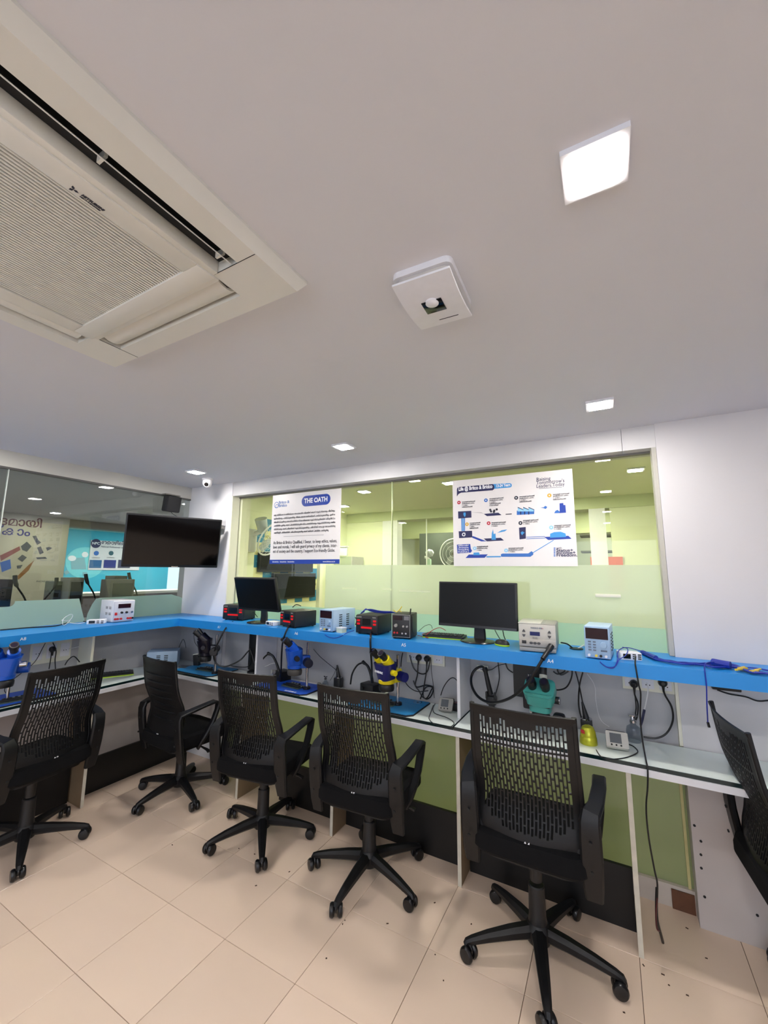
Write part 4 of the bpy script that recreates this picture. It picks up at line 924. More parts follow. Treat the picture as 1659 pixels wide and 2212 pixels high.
def board(x, y, deg, label, L=.17, Wd=.085, z=ZT+.0112):
    t = thing('board_holder', label, 'circuit board', (x, y, z), math.radians(deg))
    MB().prism(rrect(L, Wd, .01), .006).build('plate', mat('grey green steel', (70, 86, 78), .35), t)
    MB().box((0, .008, .010), (L*.95, .014, .008), bev=.001).build('clamp_bar', M_blk, t); MB().box((0, -.02, .010), (L*.95, .010, .008), bev=.001).build('clamp_bar', M_blk, t)
    MB().box((-.01, .028, .012), (L*.5, .03, .004)).build('circuit_board', M_pcb, t, False)
    for k in range(6): MB().box((-.04+k*.014, .027+.006*(k % 2), .016), (.009, .009, .003)).build('chip', M_dark if k % 2 else M_greydk, t, False)
    MB().cyl((L/2-.005, .0, .01), (L/2+.012, .0, .01), .006, n=12).build('thumb_screw', M_chrome, t)
board(.64, -.19, 4, 'dark board holder on the teal mat in the left corner')
board(1.60, -.20, -6, 'dark board holder with green board on the bright blue mat')
board(2.35, -.19, -6, 'dark board holder on the teal mat under the yellow microscope')
board(.30, -1.33, 80, 'dark board holder on the bright blue mat at the left edge')

def eyepiece(mb_len, r0, r1): pass
def microscope(x, y, deg, label, c_house, c_body, c_ring, c_knob, pole=True, h=.38, light=M_blk, sideknob=None, tilt=45, word=None, spread=.034, zbase=ZT+.0115, style=0):
    t = thing('stereo_microscope', label, 'microscope', (x, y, zbase), math.radians(deg)); S = h/.38
    A = math.radians(tilt)
    ex = Vector((0, -math.sin(A), math.cos(A)))                       # direction of the eyepieces: up and to the user
    z0 = .10*S
    MB().lathe([(.030*S, z0), (.047*S, z0), (.050*S, z0+.012*S), (.050*S, z0+.03*S), (.044*S, z0+.04*S), (.03*S, z0+.04*S)], 28).build('ring_light', light, t)
    MB().lathe([(.045*S, z0+.042*S), (.052*S, z0+.046*S), (.052*S, z0+.066*S), (.048*S, z0+.07*S)], 28).build('objective_ring', c_ring, t)
    # body: rounded block that widens upward, leaning to the user
    b_ = MB(); n = 6
    secs = []
    for k in range(n+1):
        u = k/n; zz = z0+.070*S+u*.10*S; w_ = (.098+.05*u)*S; d_ = (.096+.01*u)*S; secs.append((zz, w_, d_, -.012*u*S))
    rings = []
    for zz, w_, d_, oy in secs: rings.append([b_._v((p[0], p[1]+oy, zz+(p[1]*.12))) for p in rrect(w_, d_, .03*S, 4)])
    m_n = len(rings[0])
    for i in range(n):
        for j in range(m_n): b_.bm.faces.new((rings[i][j], rings[i][(j+1) % m_n], rings[i+1][(j+1) % m_n], rings[i+1][j]))
    b_.bm.faces.new(rings[0][::-1]); b_.bm.faces.new(rings[-1]); b_.build('body', c_body, t)
    zt = z0+.165*S
    for sx in (-1, 1):
        base = Vector((sx*spread*S, -.005*S, zt))
        d = (ex+Vector((sx*.10, 0, 0))).normalized()
        q_ = MB(); q_.tube([base-d*.01*S, base+d*.02*S, base+d*.055*S], lambda k: .033*S if k < .5 else .031*S, 18, 1); q_.build('prism_housing', c_house, t)
        e0 = base+d*.052*S
        ep = MB(); ep.cyl(e0, e0+d*.035*S, .019*S, .021*S, 20); ep.cyl(e0+d*.035*S, e0+d*.062*S, .0235*S, .0225*S, 20); o = ep.build('eyepiece', M_blk, t)
        MB().cyl(e0+d*.0615*S, e0+d*.0635*S, .0165*S, .0165*S, 20).build('eye_lens', mat('coated lens', (60, 52, 70), .05, metal=.6), o)
    for sx in (-1, 1): MB().cyl((sx*.066*S, -.005, z0+.12*S), (sx*.098*S, -.005, z0+.12*S), .018*S, .0165*S, 16).build('zoom_knob', c_knob, t)
    if pole:
        yb = .085*S
        MB().cyl((0.01, yb, 0.004), (0.01, yb, z0+.21*S if style != 2 else z0+.12*S), .0095, n=16).build('pole', M_chrome, t)
        MB().lathe([(.026, 0), (.026, .014), (.013, .018)], 20, Matrix.Translation((.01, yb, 0))).build('pole_foot', M_blk, t)
        MB().box((.012, .062*S, z0+.085*S), (.05*S, .075*S, .085*S), bev=.008).build('focus_block', c_ring, t)
        sk = sideknob or M_blk
        for sx in (-1, 1): MB().cyl((sx*.03*S+.012, .075*S, z0+.085*S), (sx*.085*S+.012, .075*S, z0+.085*S), .031*S, .029*S, 22).build('focus_knob', sk, t)
    if word: text('lettering', word, .018*S, (0, -.064*S, z0+.118*S), (math.pi/2-.1, 0, 0), M_pwhite, t, 'CENTER', .0006)
    return t
microscope(2.398, -.252, -24, 'yellow and navy stereo microscope', M_myel, M_mnavy, M_myel, M_myel, sideknob=M_mnavy, word='SUNSHINE', h=.372)
microscope(1.662, -.262, -38, 'blue stereo microscope with black knobs in the middle of the desk', M_mblue, M_mblue, M_mblue, M_blk, sideknob=mat('navy knob', (20, 22, 44), .4), light=mat('grey ring light', (70, 68, 66), .5), h=.39)
microscope(.735, -.285, -48, 'all black stereo microscope in the left corner', M_mblk, M_mblk, M_mblk, M_mblk, h=.375)
microscope(.340, -1.425, 58, 'blue stereo microscope at the left edge of the picture', M_mblue, M_mblue, M_mblue, M_chrome, h=.405, sideknob=M_mblue)
# teal microscope held by a boom behind the largest chair
t = thing('stereo_microscope', 'teal green stereo microscope behind the largest chair', 'microscope', (3.300, -.20, ZT), math.radians(-6))
t.scale = (.84, .84, .93)
b_ = MB(); rings = []
for zz, w_, d_, oy in ((.13, .125, .11, 0), (.16, .128, .11, 0), (.165, .150, .118, 0), (.225, .172, .125, -.004), (.232, .176, .128, -.004)):
    rings.append([b_._v((p[0], p[1]+oy, zz)) for p in rrect(w_, d_, .035, 5)])
m_n = len(rings[0])
for i in range(len(rings)-1):
    for j in range(m_n): b_.bm.faces.new((rings[i][j], rings[i][(j+1) % m_n], rings[i+1][(j+1) % m_n], rings[i+1][j]))
b_.bm.faces.new(rings[0][::-1]); b_.bm.faces.new(rings[-1]); b_.build('body', M_mteal, t)
hd = MB(); Kx = Matrix.Translation((0, .0, .235)) @ Matrix.Rotation(math.radians(40), 4, 'X'); hd.xf = Kx
hd.prism(rrect(.185, .13, .035, 5), .05, Matrix.Translation((0, 0, -.02))); hd.build('head', M_mteal, t)
for sx in (-.04, .04):
    e_ = MB(); e_.xf = Kx; e_.cyl((sx, -.0, .028), (sx, -.0, .055), .026, .028, 22); e_.cyl((sx, 0, .055), (sx, 0, .088), .030, .027, 22); ob = e_.build('eyepiece', M_blk, t)
    e_ = MB(); e_.xf = Kx; e_.cyl((sx, 0, .088), (sx, 0, .0895), .019, .019, 20); e_.build('eye_lens', mat('coated lens', (60, 52, 70), .05, metal=.6), ob)
MB().box((0, 0, .1625), (.13, .112, .004), bev=.001).build('seam_ring', M_blk, t)
MB().lathe([(.05, .075), (.055, .08), (.055, .11), (.045, .128)], 26).build('ring_light', M_blk, t)
MB().box((0, -.01, .075), (.14, .1, .02), bev=.004).build('mount_plate', M_dark, t)
for sx in (-1, 1): MB().cyl((sx*.07, -.03, .10), (sx*.085, -.035, .10), .006, n=10).build('clamp_screw', M_chrome, t)
MB().cyl((.085, 0, .20), (.115, 0, .20), .02, .02, 18).build('zoom_knob', M_blk, t); MB().cyl((.115, 0, .20), (.118, 0, .20), .021, n=18).build('zoom_knob', M_chrome, t)
MB().box((.105, .01, .10), (.065, .07, .06), bev=.015).build('focus_knob', M_blk, t)
MB().cyl((0.01, .045, .27), (.01, .06, .315), .024, .024, 20).build('camera_port', M_cream, t); MB().cyl((.01, .06, .315), (.01, .075, .37), .022, .022, 20).build('camera_port', M_blk, t)
MB().box((-.09, .06, .16), (.06, .07, .09), bev=.012).build('arm_block', M_mblk, t); MB().cyl((-.09, .10, .006), (-.09, .10, .30), .012, n=16).build('pole', M_chrome, t)
# dark panels under the shelf
a = ony(1108, 1432, -.0); b2 = ony(1172, 1512, -.0)
tag(MB().bb((a.x, -.004, b2.z), (b2.x, .018, 1.14)).build('black_board', M_blk, None, False), 'black flat panel hanging behind the teal microscope', 'panel')
a = ony(541, 1372, -.01); b2 = ony(566, 1452, -.01)
t = thing('upright_mount', 'black upright mount under the shelf left of the blue microscope', 'mount', ((a.x+b2.x)/2, -.03, ZT))
MB().box((0, -.0, .17), (.115, .03, .30), bev=.01).build('post', M_blk, t); MB().lathe([(.05, .0), (.05, .015), (.02, .03)], 20).build('foot', M_blk, t)
# pale blue unit in the corner
t = thing('bench_power_supply', 'pale blue power supply lying on the desk in the left corner', 'power supply', (.145, -.25, ZT), math.radians(48))
MB().box((0, 0, .07), (.24, .17, .13), bev=.004).build('housing', M_lblue, t)
MB().box((-.115, 0, .095), (.014, .15, .06)).build('display', M_lcd, t, False)
for j in range(2):
    for i in range(6): MB().box((-.03+j*.06, -.086, .03+i*.014), (.03, .002, .006)).build('vent_slot', M_dark, t, False)
for (px, py, lab) in ((410, 1420, 'black power adapter block standing by the pale blue unit in the corner'),):
    q = onz(413, 1425, ZT); t = thing('power_adapter', lab, 'adapter', (.42, -.12, ZT), math.radians(20)); MB().box((0, 0, .05), (.05, .035, .10), RM(0, math.radians(-8)), bev=.004).build('block', M_blk, t); MB().box((-.006, 0, .105), (.05, .036, .006), RM(0, math.radians(-8))).build('label_strip', M_greycase, t, False)
for i, (x_, y_) in enumerate(((.33, -.20), (.36, -.265))):
    t = thing('tool_tray', 'small grey metal tray beside the teal mat in the corner', 'tray', (x_+.02, y_+.02, ZT), math.radians(25), 'grey trays in the corner'); MB().prism(rrect(.10, .04, .006), .012).build('tray_body', M_chrome, t)
# black things around the foot of the microscopes
q = onz(600, 1470, ZT); t = thing('light_source', 'black box with a grey knob beside the blue microscope', 'box', (1.40, -.10, ZT), math.radians(-12))
MB().box((0, 0, .04), (.10, .10, .078), bev=.006).build('housing', M_blk, t); MB().cyl((-.03, -.05, .07), (-.035, -.075, .075), .018, .016, 18).build('knob', M_greydk, t)
t = thing('light_source', 'black box beside the yellow microscope', 'box', (2.17, -.06, ZT), math.radians(-12)); MB().box((0, 0, .04), (.12, .09, .078), bev=.006).build('housing', M_blk, t); MB().cyl((-.03, -.045, .05), (-.03, -.06, .05), .012, n=16).build('knob', M_dark, t)
def hotstand(x, y, label, col=M_blk):
    t = thing('iron_stand', label, 'stand', (x, y, ZT)); MB().box((0, 0, .035), (.055, .05, .07), bev=.006).build('base', col, t); MB().cyl((0, 0, .07), (.0, .0, .075), .028, n=16).build('collar', M_chrome, t)
    MB().cyl((0, 0, .075), (-.015, .0, .155), .016, .005, 14).build('iron_grip', M_blk, t)
q = onz(735, 1483, ZT); hotstand(q.x, -.02, 'black iron stand with pen right of the blue microscope')
q = onz(1268, 1585, ZT); hotstand(q.x, -.05, 'black iron stand with pen behind the yellow green bell')
q = onz(705, 1480, ZT); t = thing('flux_bottle', 'small clear bottle with black screw on the desk right of the blue microscope', 'bottle', (q.x, -.03, ZT)); MB().lathe([(.022, 0), (.023, .02), (.01, .035), (.008, .045)], 18).build('glass_body', M_bottle, t); MB().cyl((0, 0, .045), (0, 0, .052), .01, n=12).build('cap', M_blk, t)
for sx in (-1, 1): MB().box((sx*.008, 0, .062), (.016, .004, .006), RM(0, -sx*.5)).build('wing', M_blk, t)
# bell, tester, bottle at the right
q = onz(1271, 1611, ZT); t = thing('burner_cup', 'yellow green metal cup upside down on the right desk', 'cup', (q.x, q.y+.035, ZT))
MB().lathe([(.040, 0), (.041, .004), (.039, .03), (.037, .034), (.037, .038), (.034, .06), (.026, .078), (.012, .086), (0, .087)], 28).build('cup_body', M_brass, t); MB().box((-.022, -.030, .06), (.018, .003, .02), RM(.35, 0, -.5)).build('sticker', M_redprint, t)
def tester(x, y, deg, label, w=.095, mface=M_greycase):
    t = thing('signal_tester', label, 'tester', (x, y, ZT), math.radians(deg)); K2 = Matrix.Rotation(math.radians(-58), 4, 'X')
    m = MB(); m.xf = Matrix.Translation((0, .0, .004)) @ Matrix.Rotation(math.radians(48), 4, 'X'); m.prism([(a, b+.04) for a, b in rrect(w, .075, .006)], .02); m.build('body', mface, t)
    m = MB(); m.xf = Matrix.Translation((0, .0, .004)) @ Matrix.Rotation(math.radians(48), 4, 'X'); m.box((-.006, .045, .0205), (w*.52, .045, .002)); m.build('display', mat('grey lcd', (96, 100, 104), .2), t, False)
    for k in range(3):
        m = MB(); m.xf = Matrix.Translation((0, .0, .004)) @ Matrix.Rotation(math.radians(48), 4, 'X'); m.cyl((-.025+k*.02, .013, .02), (-.025+k*.02, .013, .0225), .004, n=12); m.build('button', M_dark, t)
    MB().box((0, .07, .032), (w*.9, .05, .06), bev=.006).build('rear_case', M_blk, t)
q = onz(1335, 1622, ZT); tester(q.x, q.y+.0, 4, 'light grey tester with small display on the right desk')
q = onz(962, 1540, ZT); tester(q.x, q.y+.0, 8, 'dark grey tester with small display left of the divider', w=.085, mface=M_greydk)
t = thing('small_parts_box', 'dark box of leads beside the divider behind the tester', 'box', (2.79, -.05, ZT)); MB().box((0, 0, .02), (.07, .07, .04), bev=.004).build('box_body', M_blk, t); MB().box((.0, -.0, .043), (.03, .03, .006), bev=.002).build('lid', mat('mauve lid', (120, 90, 92), .5), t)
q = onz(1371, 1606, ZT); t = thing('alcohol_bottle', 'round clear bottle with metal pump top on the right desk', 'bottle', (q.x, q.y+.03, ZT))
MB().lathe([(.030, 0), (.033, .006), (.034, .05), (.030, .068), (.014, .080), (.013, .09)], 28).build('glass_body', M_bottle, t)
MB().lathe([(.016, .0905), (.016, .102), (.010, .106), (.006, .12)], 20).build('neck_cap', M_chrome, t); MB().lathe([(.006, .1205), (.022, .124), (.022, .128), (.004, .13)], 20).build('pump_dish', M_chrome, t)
q = onz(862, 1513, ZT); t = thing('solder_tin', 'shallow tin of solder on the desk right of the yellow microscope', 'tin', (2.53, -.07, ZT)); MB().lathe([(.026, .0), (.028, .012), (.024, .012), (.022, .008), (.0, .014)], 24).build('tin_body', M_chrome, t)
t = thing('socket_paper', 'white sheet of paper on the desk behind the bright blue mat', 'paper', (1.60, -.045, ZT+.0005)); MB().box((0, 0, .0004), (.16, .06, .0008)).build('sheet', M_paper, t, False)

# ================================================================== CHAIRS
def lerp(a, b, t): return a+(b-a)*t
def back_profile(v):
    """v 0 bottom .. 1 top -> (y, z); reclined, pushed forward at the lumbar"""
    z = .475+v*.545
    y = -.168-.055*v+.050*math.exp(-((v-.32)/.22)**2)-.02*max(0, v-.75)
    return y, z
def make_back(solid=False):
    NU = 49; nslot = 24; rows = []
    half = .0265; br = .005
    Hh_ = .545; n = int(Hh_/half)
    vs_ = [0]; kinds = []
    pos = 0
    while pos < Hh_-1e-6:
        for kd, st in (('s', half-br), ('b', br)):
            e = min(Hh_, pos+st)
            if e-pos > 1e-6: kinds.append((kd, pos, e)); pos = e
    bm = bmesh.new()
    bw = .036
    top = [.03, .03, .055, .045, .05, .05, .035, .03, .05, .06, .065, .06, .065, .068, .065, .06, .045, .03, .035, .04, .028, .028, .025, .03]
    def hw(z):   # half width; lower corners rounded
        w_ = .222-.010*(z/Hh_)
        if z < .11: w_ = .165+.055*math.sqrt(max(0, 1-((.11-z)/.11)**2))
        if z > Hh_-.015: w_ -= .006*((z-(Hh_-.015))/.015)
        return w_
    xsn = [-1]; inner = 1-bw/.22
    st_ = 2*inner/NU
    for i in range(NU+1): xsn.append(-inner+st_*i+(0 if i in (0, NU) else (st_*.12 if i % 2 == 0 else -st_*.12)))
    xsn.append(1)
    grid = {}
    def vert(i, z):
        key = (i, round(z, 5))
        if key not in grid:
            u = xsn[i]; x = u*hw(z); y, zz = back_profile(z/Hh_); y -= .030*(1-u*u)*(1-.3*z/Hh_)
            if z > Hh_-.03: y -= .01*((z-(Hh_-.03))/.03)
            grid[key] = bm.verts.new((x, y, zz))
        return grid[key]
    bandlo = .39
    for r, (kd, a, b_) in enumerate(kinds):
        pair = r//2
        for i in range(len(xsn)-1):
            hole = False
            if 1 <= i <= NU and i % 2 == 0:
                s_i = i//2-1
                topz = Hh_-top[min(s_i, 23)]
                edge = .040+.06*abs((s_i-11.5)/12)**3
                if b_ <= topz and a >= edge and not (bandlo < (a+b_)/2 < bandlo+.012):
                    if solid: hole = False
                    elif kd == 's': hole = True
                    else: hole = (pair+s_i) % 2 == 0
            if not hole: bm.faces.new((vert(i, a), vert(i+1, a), vert(i+1, b_), vert(i, b_)))
    bmesh.ops.recalc_face_normals(bm, faces=bm.faces)
    bmesh.ops.solidify(bm, geom=bm.faces[:], thickness=.007)
    m = MB(); m.bm.free(); m.bm = bm
    return m
def make_chair():
    t = thing('office_chair', None, 'chair')
    o = make_back().build('backrest', M_chair, t)
    # thicker rim round the backrest
    rim = MB(); pts = []; secs = []
    for side in (-1, 1):
        P = []
        for k in range(15):
            z = .545*k/14; w_ = .222-.010*(z/.545)
            if z < .11: w_ = .165+.055*math.sqrt(max(0, 1-((.11-z)/.11)**2))
            y, zz = back_profile(z/.545); P.append((side*(w_-.008), y-.004, zz))
        rim.sweep(P, (.020, .016), up=(1, 0, 0))
    rim.sweep([(x_, back_profile(0)[0]-.030*(1-(x_/.165)**2)-.002, .482) for x_ in [(-.155+.31*k/8) for k in range(9)]], (.03, .014), up=(0, 0, 1))
    rim.build('back_frame', M_chair, t)
    # seat
    s_ = MB(); rings = []
    for zz, sc in ((.405, .84), (.415, .95), (.43, 1), (.465, 1), (.485, .97), (.495, .88)):
        rings.append([s_._v((p[0]*sc, p[1]*sc+.015, zz+(.008 if abs(p[0]) > .15 and zz > .47 else 0)-(.02*max(0, (p[1]-.15)/.09) if zz > .45 else 0))) for p in rrect(.47, .46, .08, 6)])
    m_n = len(rings[0])
    for i in range(len(rings)-1):
        for j in range(m_n): s_.bm.faces.new((rings[i][j], rings[i][(j+1) % m_n], rings[i+1][(j+1) % m_n], rings[i+1][j]))
    s_.bm.faces.new(rings[0][::-1]); s_.bm.faces.new(rings[-1]); s_.build('seat_cushion', M_fab, t)
    MB().prism(rrect(.38, .38, .06, 5), .018, Matrix.Translation((0, .015, .392))).build('seat_shell', M_chair, t)
    for sx in (-1, 1):
        A_ = MB(); X = sx*.236; XP = sx*.272
        # blade that rises from under the seat behind the back, then the arm rest, then the front strut
        P = [(X, -.150, .345), (X, -.165, .40), (X, -.182, .50), (X, -.193, .58), (X, -.196, .635), (X+sx*.006, -.185, .662), (XP-sx*.012, -.13, .676), (XP, -.02, .695), (XP, .055, .702), (XP, .085, .688), (XP-sx*.002, .082, .64), (XP-sx*.008, .055, .56), (X+sx*.016, .02, .49), (sx*.236, -.01, .44), (sx*.21, -.02, .40)]
        S_ = [(.064, .024), (.074, .026), (.080, .028), (.078, .028), (.074, .028), (.068, .026), (.058, .020), (.055, .018), (.054, .020), (.05, .024), (.042, .028), (.040, .030), (.040, .030), (.045, .028), (.05, .02)]
        A_.sweep(P, S_, up=(1, 0, 0)); ar = A_.build('armrest', M_chair, t)
        for zz in (.47, .57): MB().cyl((sx*.236, -.207, zz), (sx*.236, -.213, zz-.001), .006, n=10).build('bolt', M_dark, ar)
    MB().box((0, .0, .375), (.17, .22, .035), bev=.01).build('tilt_mechanism', M_blk, t)
    MB().sweep([(.06, .03, .37), (.16, .05, .368), (.22, .055, .36), (.245, .055, .352)], [(.012, .01), (.012, .01), (.022, .012), (.028, .012)], up=(0, 1, 0)).build('height_lever', M_blk, t)
    MB().lathe([(.034, .10), (.040, .13), (.036, .15), (.034, .27), (.030, .275)], 22).build('gas_column', M_blk, t)
    MB().cyl((0, 0, .25), (0, 0, .365), .026, .030, n=20).build('gas_sleeve', M_blk, t)
    MB().lathe([(.048, .06), (.054, .072), (.054, .112), (.040, .132)], 24).build('base_hub', M_chair, t)
    for k in range(5):
        a = 2*math.pi*k/5; R = Matrix.Rotation(a, 4, 'Z')
        l = MB(); l.xf = R
        l.sweep([(.03, 0, .098), (.12, 0, .092), (.22, 0, .080), (.29, 0, .068), (.312, 0, .062), (.318, 0, .052)], [(.058, .056), (.052, .048), (.042, .038), (.033, .029), (.028, .026), (.024, .022)], up=(0, 1, 0))
        leg = l.build('base_leg', M_chair, t)
        c = MB(); c.xf = R @ Matrix.Translation((.315, 0, 0)) @ Matrix.Rotation(.9*math.sin(k*2.3), 4, 'Z')
        c.cyl((0, 0, .04), (0, 0, .066), .007, n=10)
        c.lathe([(.020, -.005), (.022, 0), (.020, .005)], 14, Matrix.Translation((-.010, 0, .042)) @ Matrix.Rotation(math.pi/2, 4, 'X'))
        for sx in (-1, 1): c.lathe([(.012, -.012), (.024, -.011), (.0295, -.004), (.0295, .004), (.025, .011), (.012, .013)], 20, Matrix.Translation((-.012, sx*.019, .0297)) @ Matrix.Rotation(math.pi/2*-sx, 4, 'X'))
        c.build('caster', M_wheel, leg)
    return t
def copy_tree(o, parent=None):
    c = o.copy(); COL.objects.link(c); c.parent = parent
    for ch in list(o.children): copy_tree(ch, c)
    return c
proto = make_chair()
# base centre, heading of the user (degrees, 90 = facing the long window), turn of the star base, seat lift, label, mark
CH = [(.55, -1.30, 187, 48, .03, 'black mesh office chair at the left edge facing the left wall', 'A8'),
      (.792, -.474, 86, -17, -.03, 'black ribbed office chair tucked in the left corner seen beside the second chair', 'A7'),
      (1.680, -.531, 98, 27, 0, 'black mesh office chair in front of the blue microscope in the middle', 'A6'),
      (2.424, -.485, 94, 55, 0, 'black mesh office chair in front of the yellow microscope', 'A5'),
      (3.297, -.521, 91, 68, .04, 'largest black mesh office chair in front of the teal microscope', 'A4'),
      (4.37, -.33, 5, 59, .03, 'black office chair cut off at the right edge', None)]
stars = []
originals = {}
for i, (x, y, hd_, st, lift, lab, mk) in enumerate(CH):
    o = proto if i == len(CH)-1 else copy_tree(proto)
    o.location = (x, y, 0); a = math.radians(hd_-90); o.rotation_euler.z = a
    tag(o, lab, 'chair', 'black office chairs at the desk')
    for ch in o.children:
        nm = ch.name.split('.')[0]
        if nm in ('base_leg', 'base_hub'): ch.rotation_euler.z = math.radians(st)-a
        elif nm not in ('gas_column',):
            ch.location.z += lift
            if i == 5: ch.location.y -= .085
    if mk:
        yy, zz = back_profile(.035); text('chalk_mark', mk, .022, (0, yy-.040, zz+lift), (math.pi/2, 0, 0), M_pwhite, o, 'CENTER', .0006)
# the second chair has a solid ribbed back: cover the slots with a moulded inner panel
c2 = None
for o in bpy.data.objects:
    if o.get('label', '') == CH[1][5]: c2 = o
for ch in c2.children:
    if ch.name.split('.')[0] == 'backrest': ch.data = make_back(True).build('tmp', M_chair).data; bk = ch
for o in [o for o in bpy.data.objects if o.name == 'tmp']: bpy.data.objects.remove(o)
for k in range(7):
    v = .22+.095*k; yy, zz = back_profile(v)
    MB().sweep([(u*.17, yy-.012-.030*(1-u*u)*(1-.3*v), zz-.03) for u in [(-1+2*j/6) for j in range(7)]], (.012, .010), up=(0, 0, 1)).build('back_rib', M_chair, c2)

# ================================================================== ROOM BEHIND THE LONG WINDOW
YB = 2.3
structure('ceiling_back', MB().bb((-.1, .2, ZC), (8, YB+.3, ZC+.1)), M_lime_wall)
structure('wall_green_left', MB().bb((.25, .2, 0), (.4, .5, ZC)).bb((.25, .5, 0), (.34, 6, ZC)), M_lime_wall)
structure('wall_green_right', MB().bb((4.9, .22, 0), (5.0, 6, ZC)), M_lime_wall)
structure('trim_10', MB().bb((.3, YB, 2.318), (4.9, YB+.25, ZC)), M_lime_dk)
def xat(px): return ony(px, 1180, YB).x
xA, xB, xC_, xD_ = xat(826), xat(858), xat(1244), xat(1276)
structure('wall_green_back', MB().bb((.34, YB+.02, 0), (xA, YB+.12, 2.318)).bb((xat(1322), YB+.02, 0), (4.9, YB+.12, 2.318)).bb((xA, YB+.02, 0), (xat(1322), YB+.12, 1.02)), M_lime_wall)
structure('trim_11', MB().bb((xA, YB, 0), (xB, YB+.15, 2.318)).bb((xD_, YB, 0), (xat(1312), YB+.15, 2.318)), M_white)
structure('trim_12', MB().bb((xat(917), YB+.05, 1.02), (xat(917)+.012, YB+.06, 2.318)), M_pwhite)
structure('wall_far_back', MB().bb((.3, 5.4, 0), (4.9, 5.5, 2.6)), mat('grey green paint', (170, 176, 160), .6, var=.04, scale=2))
structure('ceiling_far_back', MB().bb((.3, YB+.25, 2.5), (4.9, 5.5, 2.55)), M_lime_wall)
structure('trim_13', MB().bb((.3, 3.9, 2.2), (4.9, 4.1, 2.5)), M_lime_dk)
gg = 'ceiling lights of the green room'
for x, y, lab in ((.773, 1.585, 'ceiling light seen through glass above the poster headed THE OATH'), (2.421, .9, 'yellowish ceiling light seen through glass left of the infographic poster'), (3.9, 1.1, 'ceiling light of the green room behind the right pane'), (1.5, .9, 'ceiling light of the green room behind the left poster'), (3.1, 1.75, 'ceiling light of the green room behind the infographic')):
    ceiling_light(x, y, lab, gg, E_green)
for x, y, lb_ in ((1.3, 3.2, 'just left of the round cage fan'), (1.9, 3.5, 'just right of the round cage fan'), (2.7, 3.3, 'behind the left half of the infographic poster'), (3.6, 3.3, 'behind the white pillar right of the infographic poster'), (2.2, 4.8, 'deepest, above the dark opening'), (3.7, 4.8, 'deepest, right of the white pillar')):
    ceiling_light(x, y, 'small ceiling light in the farthest room, '+lb_, 'ceiling lights of the farthest room', E_green, z=2.5)
# checkered backdrop and television on the green room's left wall
X2 = .342
t = thing('checkered_backdrop', 'blue and cream checkered wall panel behind the glass', 'backdrop', (X2, .55, 1.25))
cw = .135
for i in range(8):
    for j in range(7):
        c_ = (i+j) % 2
        if i == 0 and j == 0:
            pass
        o = MB().box((.003, cw*(i+.5), cw*(j+.5)), (.006, cw-.001, cw-.001)).build('panel', mat('teal blue panel', (30, 120, 165), .5) if c_ else mat('cream panel', (226, 222, 170), .5), t, False)
        if not c_ and j in (1, 3, 5): text('lettering', 'YOUR', .045, (.0068, cw*(i+.5), cw*(j+.5)), EAST, M_pgrey, t, 'CENTER')
        elif c_: text('lettering', 'CAREER', .022, (.0068, cw*(i+.5), cw*(j+.5)), EAST, M_plight, t, 'CENTER')
XT = X2+.05
for (p0_, p1_, lab_) in (((592, 1238), (681, 1289), 'dark television on the checkered wall seen through the window'), ((563, 1192), (676, 1236), 'large dark screen half hidden by the poster headed THE OATH')):
    a = onx(*p0_, XT); b2 = onx(*p1_, XT); W_ = b2.y-a.y; H_ = a.z-b2.z
    t = thing('television', lab_, 'television', (X2+.007, (a.y+b2.y)/2, b2.z))
    MB().box((.022, 0, H_/2), (.042, W_, H_), bev=.004).build('housing', M_blk, t); MB().box((.0435, 0, H_/2+.005), (.003, W_-.02, H_-.03)).build('screen', M_gscreen, t, False)
# wall fan
q = onx(541, 1172, .42)
t = thing('wall_fan', 'white wall fan with grey cage seen left of the poster headed THE OATH', 'fan', (.40, .42, 1.93))
MB().box((.035, 0, 0), (.07, .10, .24), bev=.02).build('wall_bracket', M_white, t)
MB().sweep([(.05, .0, .06), (.12, .03, .09), (.17, .06, .10)], (.045, .04), up=(0, 0, 1)).build('neck', M_white, t)
dvf = Vector((.75, -.15, .55)).normalized()
MB().cyl(Vector((.14, .05, .10)), Vector((.14, .05, .10))+Vector((.02, -.06, .12)), .05, .062, 22).build('motor_housing', mat('pale grey plastic', (190, 196, 204), .4), t)
cg = MB(); c0 = Vector((.23, .10, .02)); nrm = Vector((.85, .1, -.5)).normalized(); qf = nrm.to_track_quat('Z', 'Y')
for rr in (.05, .1, .15, .19): cg.tube([c0+qf @ Vector((rr*math.cos(2*math.pi*k/24), rr*math.sin(2*math.pi*k/24), .03-.03*(rr/.19)**2)) for k in range(25)], .003, 5, 1)
for k in range(20):
    a_ = 2*math.pi*k/20; cg.tube([c0+qf @ Vector((rr*math.cos(a_), rr*math.sin(a_), .03-.03*(rr/.19)**2)) for rr in (.02, .1, .19)], .0016, 4, 1)
cg.build('cage', M_white, t)
MB().tube([c0+qf @ Vector((.192*math.cos(2*math.pi*k/30), .192*math.sin(2*math.pi*k/30), 0)) for k in range(31)], .009, 8, 1).build('cage_rim', M_white, t)
for k in range(3):
    a_ = 2*math.pi*k/3; b_ = MB(); b_.xf = Matrix.Translation(c0) @ qf.to_matrix().to_4x4() @ Matrix.Rotation(a_, 4, 'Z'); b_.prism([(.02, -.02), (.08, -.05), (.165, -.04), (.17, .03), (.09, .04), (.02, .02)], .003, Matrix.Translation((0, 0, -.012)) @ Matrix.Rotation(.35, 4, 'X')); b_.build('blade', mat('pale grey plastic', (190, 196, 204), .4), t)
